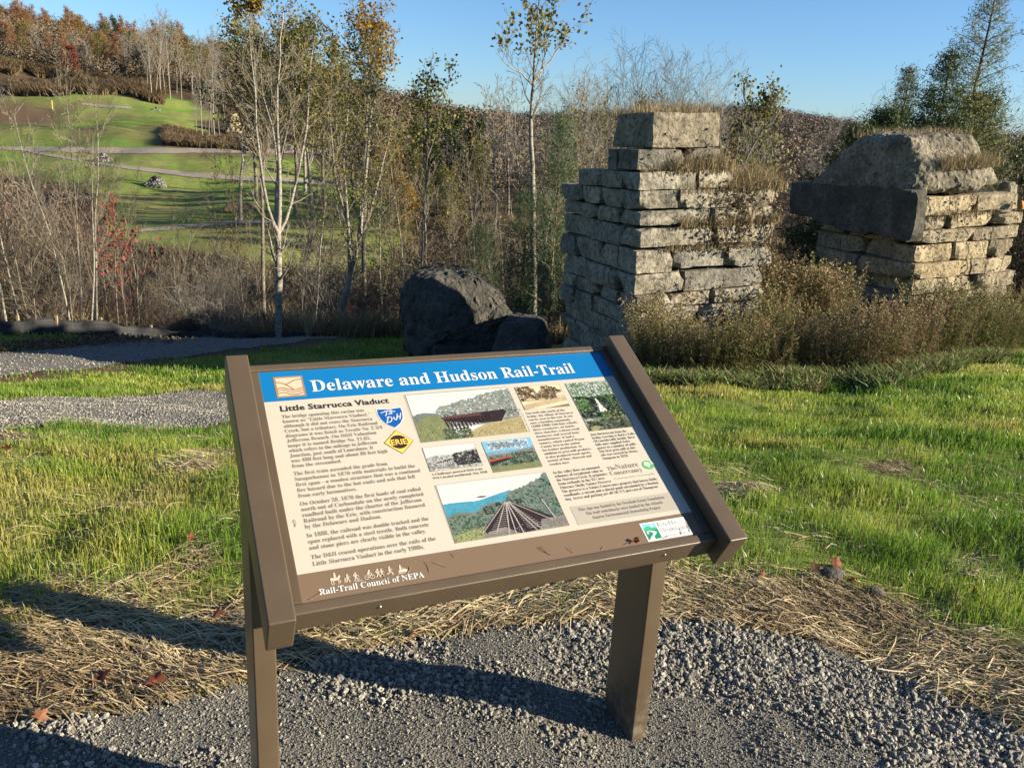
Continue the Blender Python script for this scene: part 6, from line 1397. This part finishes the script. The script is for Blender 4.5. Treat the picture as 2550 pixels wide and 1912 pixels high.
def wpos(r, n):
    t0, t1 = ray(1590, 850)[0], ray(2640, 850)[0]; u = r.uniform(t0, t1, n); lo = np.interp(u, WU, WY); y = lo+r.uniform(0, 1, n)**.8*np.interp(u, [t0, .3, .36, .5, .66], [1.3, 1.3, 2.6, 2.2, 2.4])
    x = u*y
    return x, y
weeds('weed_bank', 2300, wpos, (.36, .72), 5, -.10)
weeds('weed_bank', 700, lambda r, n: (lambda u, y: (u*y, y))(r.uniform(.30, .40, n), r.uniform(11.4, 14.5, n)), (.60, .92), 6, .0)
weeds('red_weed_patch', 60, lambda r, n: (lambda u, y: (u*y, y))(r.uniform(.285, .325, n), r.uniform(9.6, 10.3, n)), (.5, .75), 9, .45)
def low(r, n):
    t0, t1 = ray(1560, 850)[0], ray(2500, 850)[0]; u = r.uniform(t0, t1, n); y = np.interp(u, WU, WY)-.55+r.rand(n)**1.3*1.1-(fbm(u*26, u*0, 0, 99)-.35)*1.5*r.rand(n); return u*y, y
LOWC = leafmat('low_green_cover', [(0, (.10, .17, .04)), (.4, (.18, .27, .055)), (.65, (.30, .26, .11)), (1, (.46, .36, .20))], .3)
tufts('low_ground_cover', 5200, low, .11, .018, [LOWC], 7, 7, 1.6)
# dry grass and vines on the piers
def mxf(M, x, y, z):
    A = np.array(M); q = np.stack([np.broadcast_to(x, np.shape(y)), y, np.broadcast_to(z, np.shape(y))], -1)@A[:3, :3].T+A[:3, 3]; return q[..., 0], q[..., 1], q[..., 2]
def pier_tufts(name, parent, M, boxes, mat, seed, k=5):
    r = np.random.RandomState(seed); g = Geo()
    for (x0, x1, y0, y1, z, h, n) in boxes:
        lx = r.uniform(x0, x1, n); ly = r.uniform(y0, y1, n); X, Y, Z = mxf(M, lx, ly, z-r.rand(n)*.04)
        blades(g, X, Y, h*r.uniform(.4, 1.3, n), .008, r, np.clip(r.rand(n), 0, 1), 1.1, base=Z)
    return tag(g.build(name, [mat]), kind='stuff')
pier_tufts('dry_grass_tufts', pier, MP1, [(.2, 1.4, .2, 1.3, z3_-.02, .22, 900), (.05, 1.3, -.02, .15, z1_-.03, .16, 500), (.5, 1.5, -.06, .25, z1_, .30, 600), (1.4, 2.3, -.05, .6, zt, .35, 1000), (.5, 2.4, -.08, .1, zt-.02, .18, 500), (.6, 2.3, -.1, .02, ZS[-3], .16, 600), (.4, 2.4, -.1, .02, ZS[-4], .10, 350)], DRYG, 3)
pier_tufts('dry_grass_tufts', pier2, MP2, [(.3, 1.5, .6, 2.4, zcap-.06, .18, 700), (.3, 1.5, .0, .35, zc+hh*.45, .28, 900), (.2, 1.5, -.1, .1, ZS2[-2], .14, 200)], DRYG, 4)
def vines(name, parent, M, runs, seed):
    r = np.random.RandomState(seed); g = Geo(); tips = []
    for (x, z0, z1, n) in runs:
        for _ in range(n):
            lx = x+r.normal()*.25; z = z0; pts = []; dx = r.normal()*.3
            for q in range(9): pts.append([float(w) for w in mxf(M, lx, np.array(-.09-r.rand()*.05), z)]); lx += dx*(z1-z0)/9*.5+r.normal()*.035; z += (z1-z0)/9
            tube(g, pts, .005, 3, 0); tips += [(np.array(p_), None, 1) for p_ in pts]
    leaves(g, r, tips, len(tips)*3, .05, 1, spread=.07); return tag(g.build(name, [T_BROWN, L_BROWN]), kind='stuff')
vines('dead_vines', pier, MP1, [(1.3, ZS[-4], ZS[-1], 6), (1.7, ZS[-4], z1_-.1, 9), (2.1, ZS[-5], ZS[-2], 4), (.9, ZS[4], ZS[7], 2), (1.5, ZS[2], ZS[6], 4), (2.2, ZS[2], ZS[5], 3), (.9, z1_, z3_-.15, 2)], 7)
vines('dead_vines', pier2, MP2, [(.6, ZS2[-4], ZS2[-1]+.2, 2), (1.3, ZS2[4], ZS2[-1], 2)], 8)
print('blades', NB, 'straw', NS)
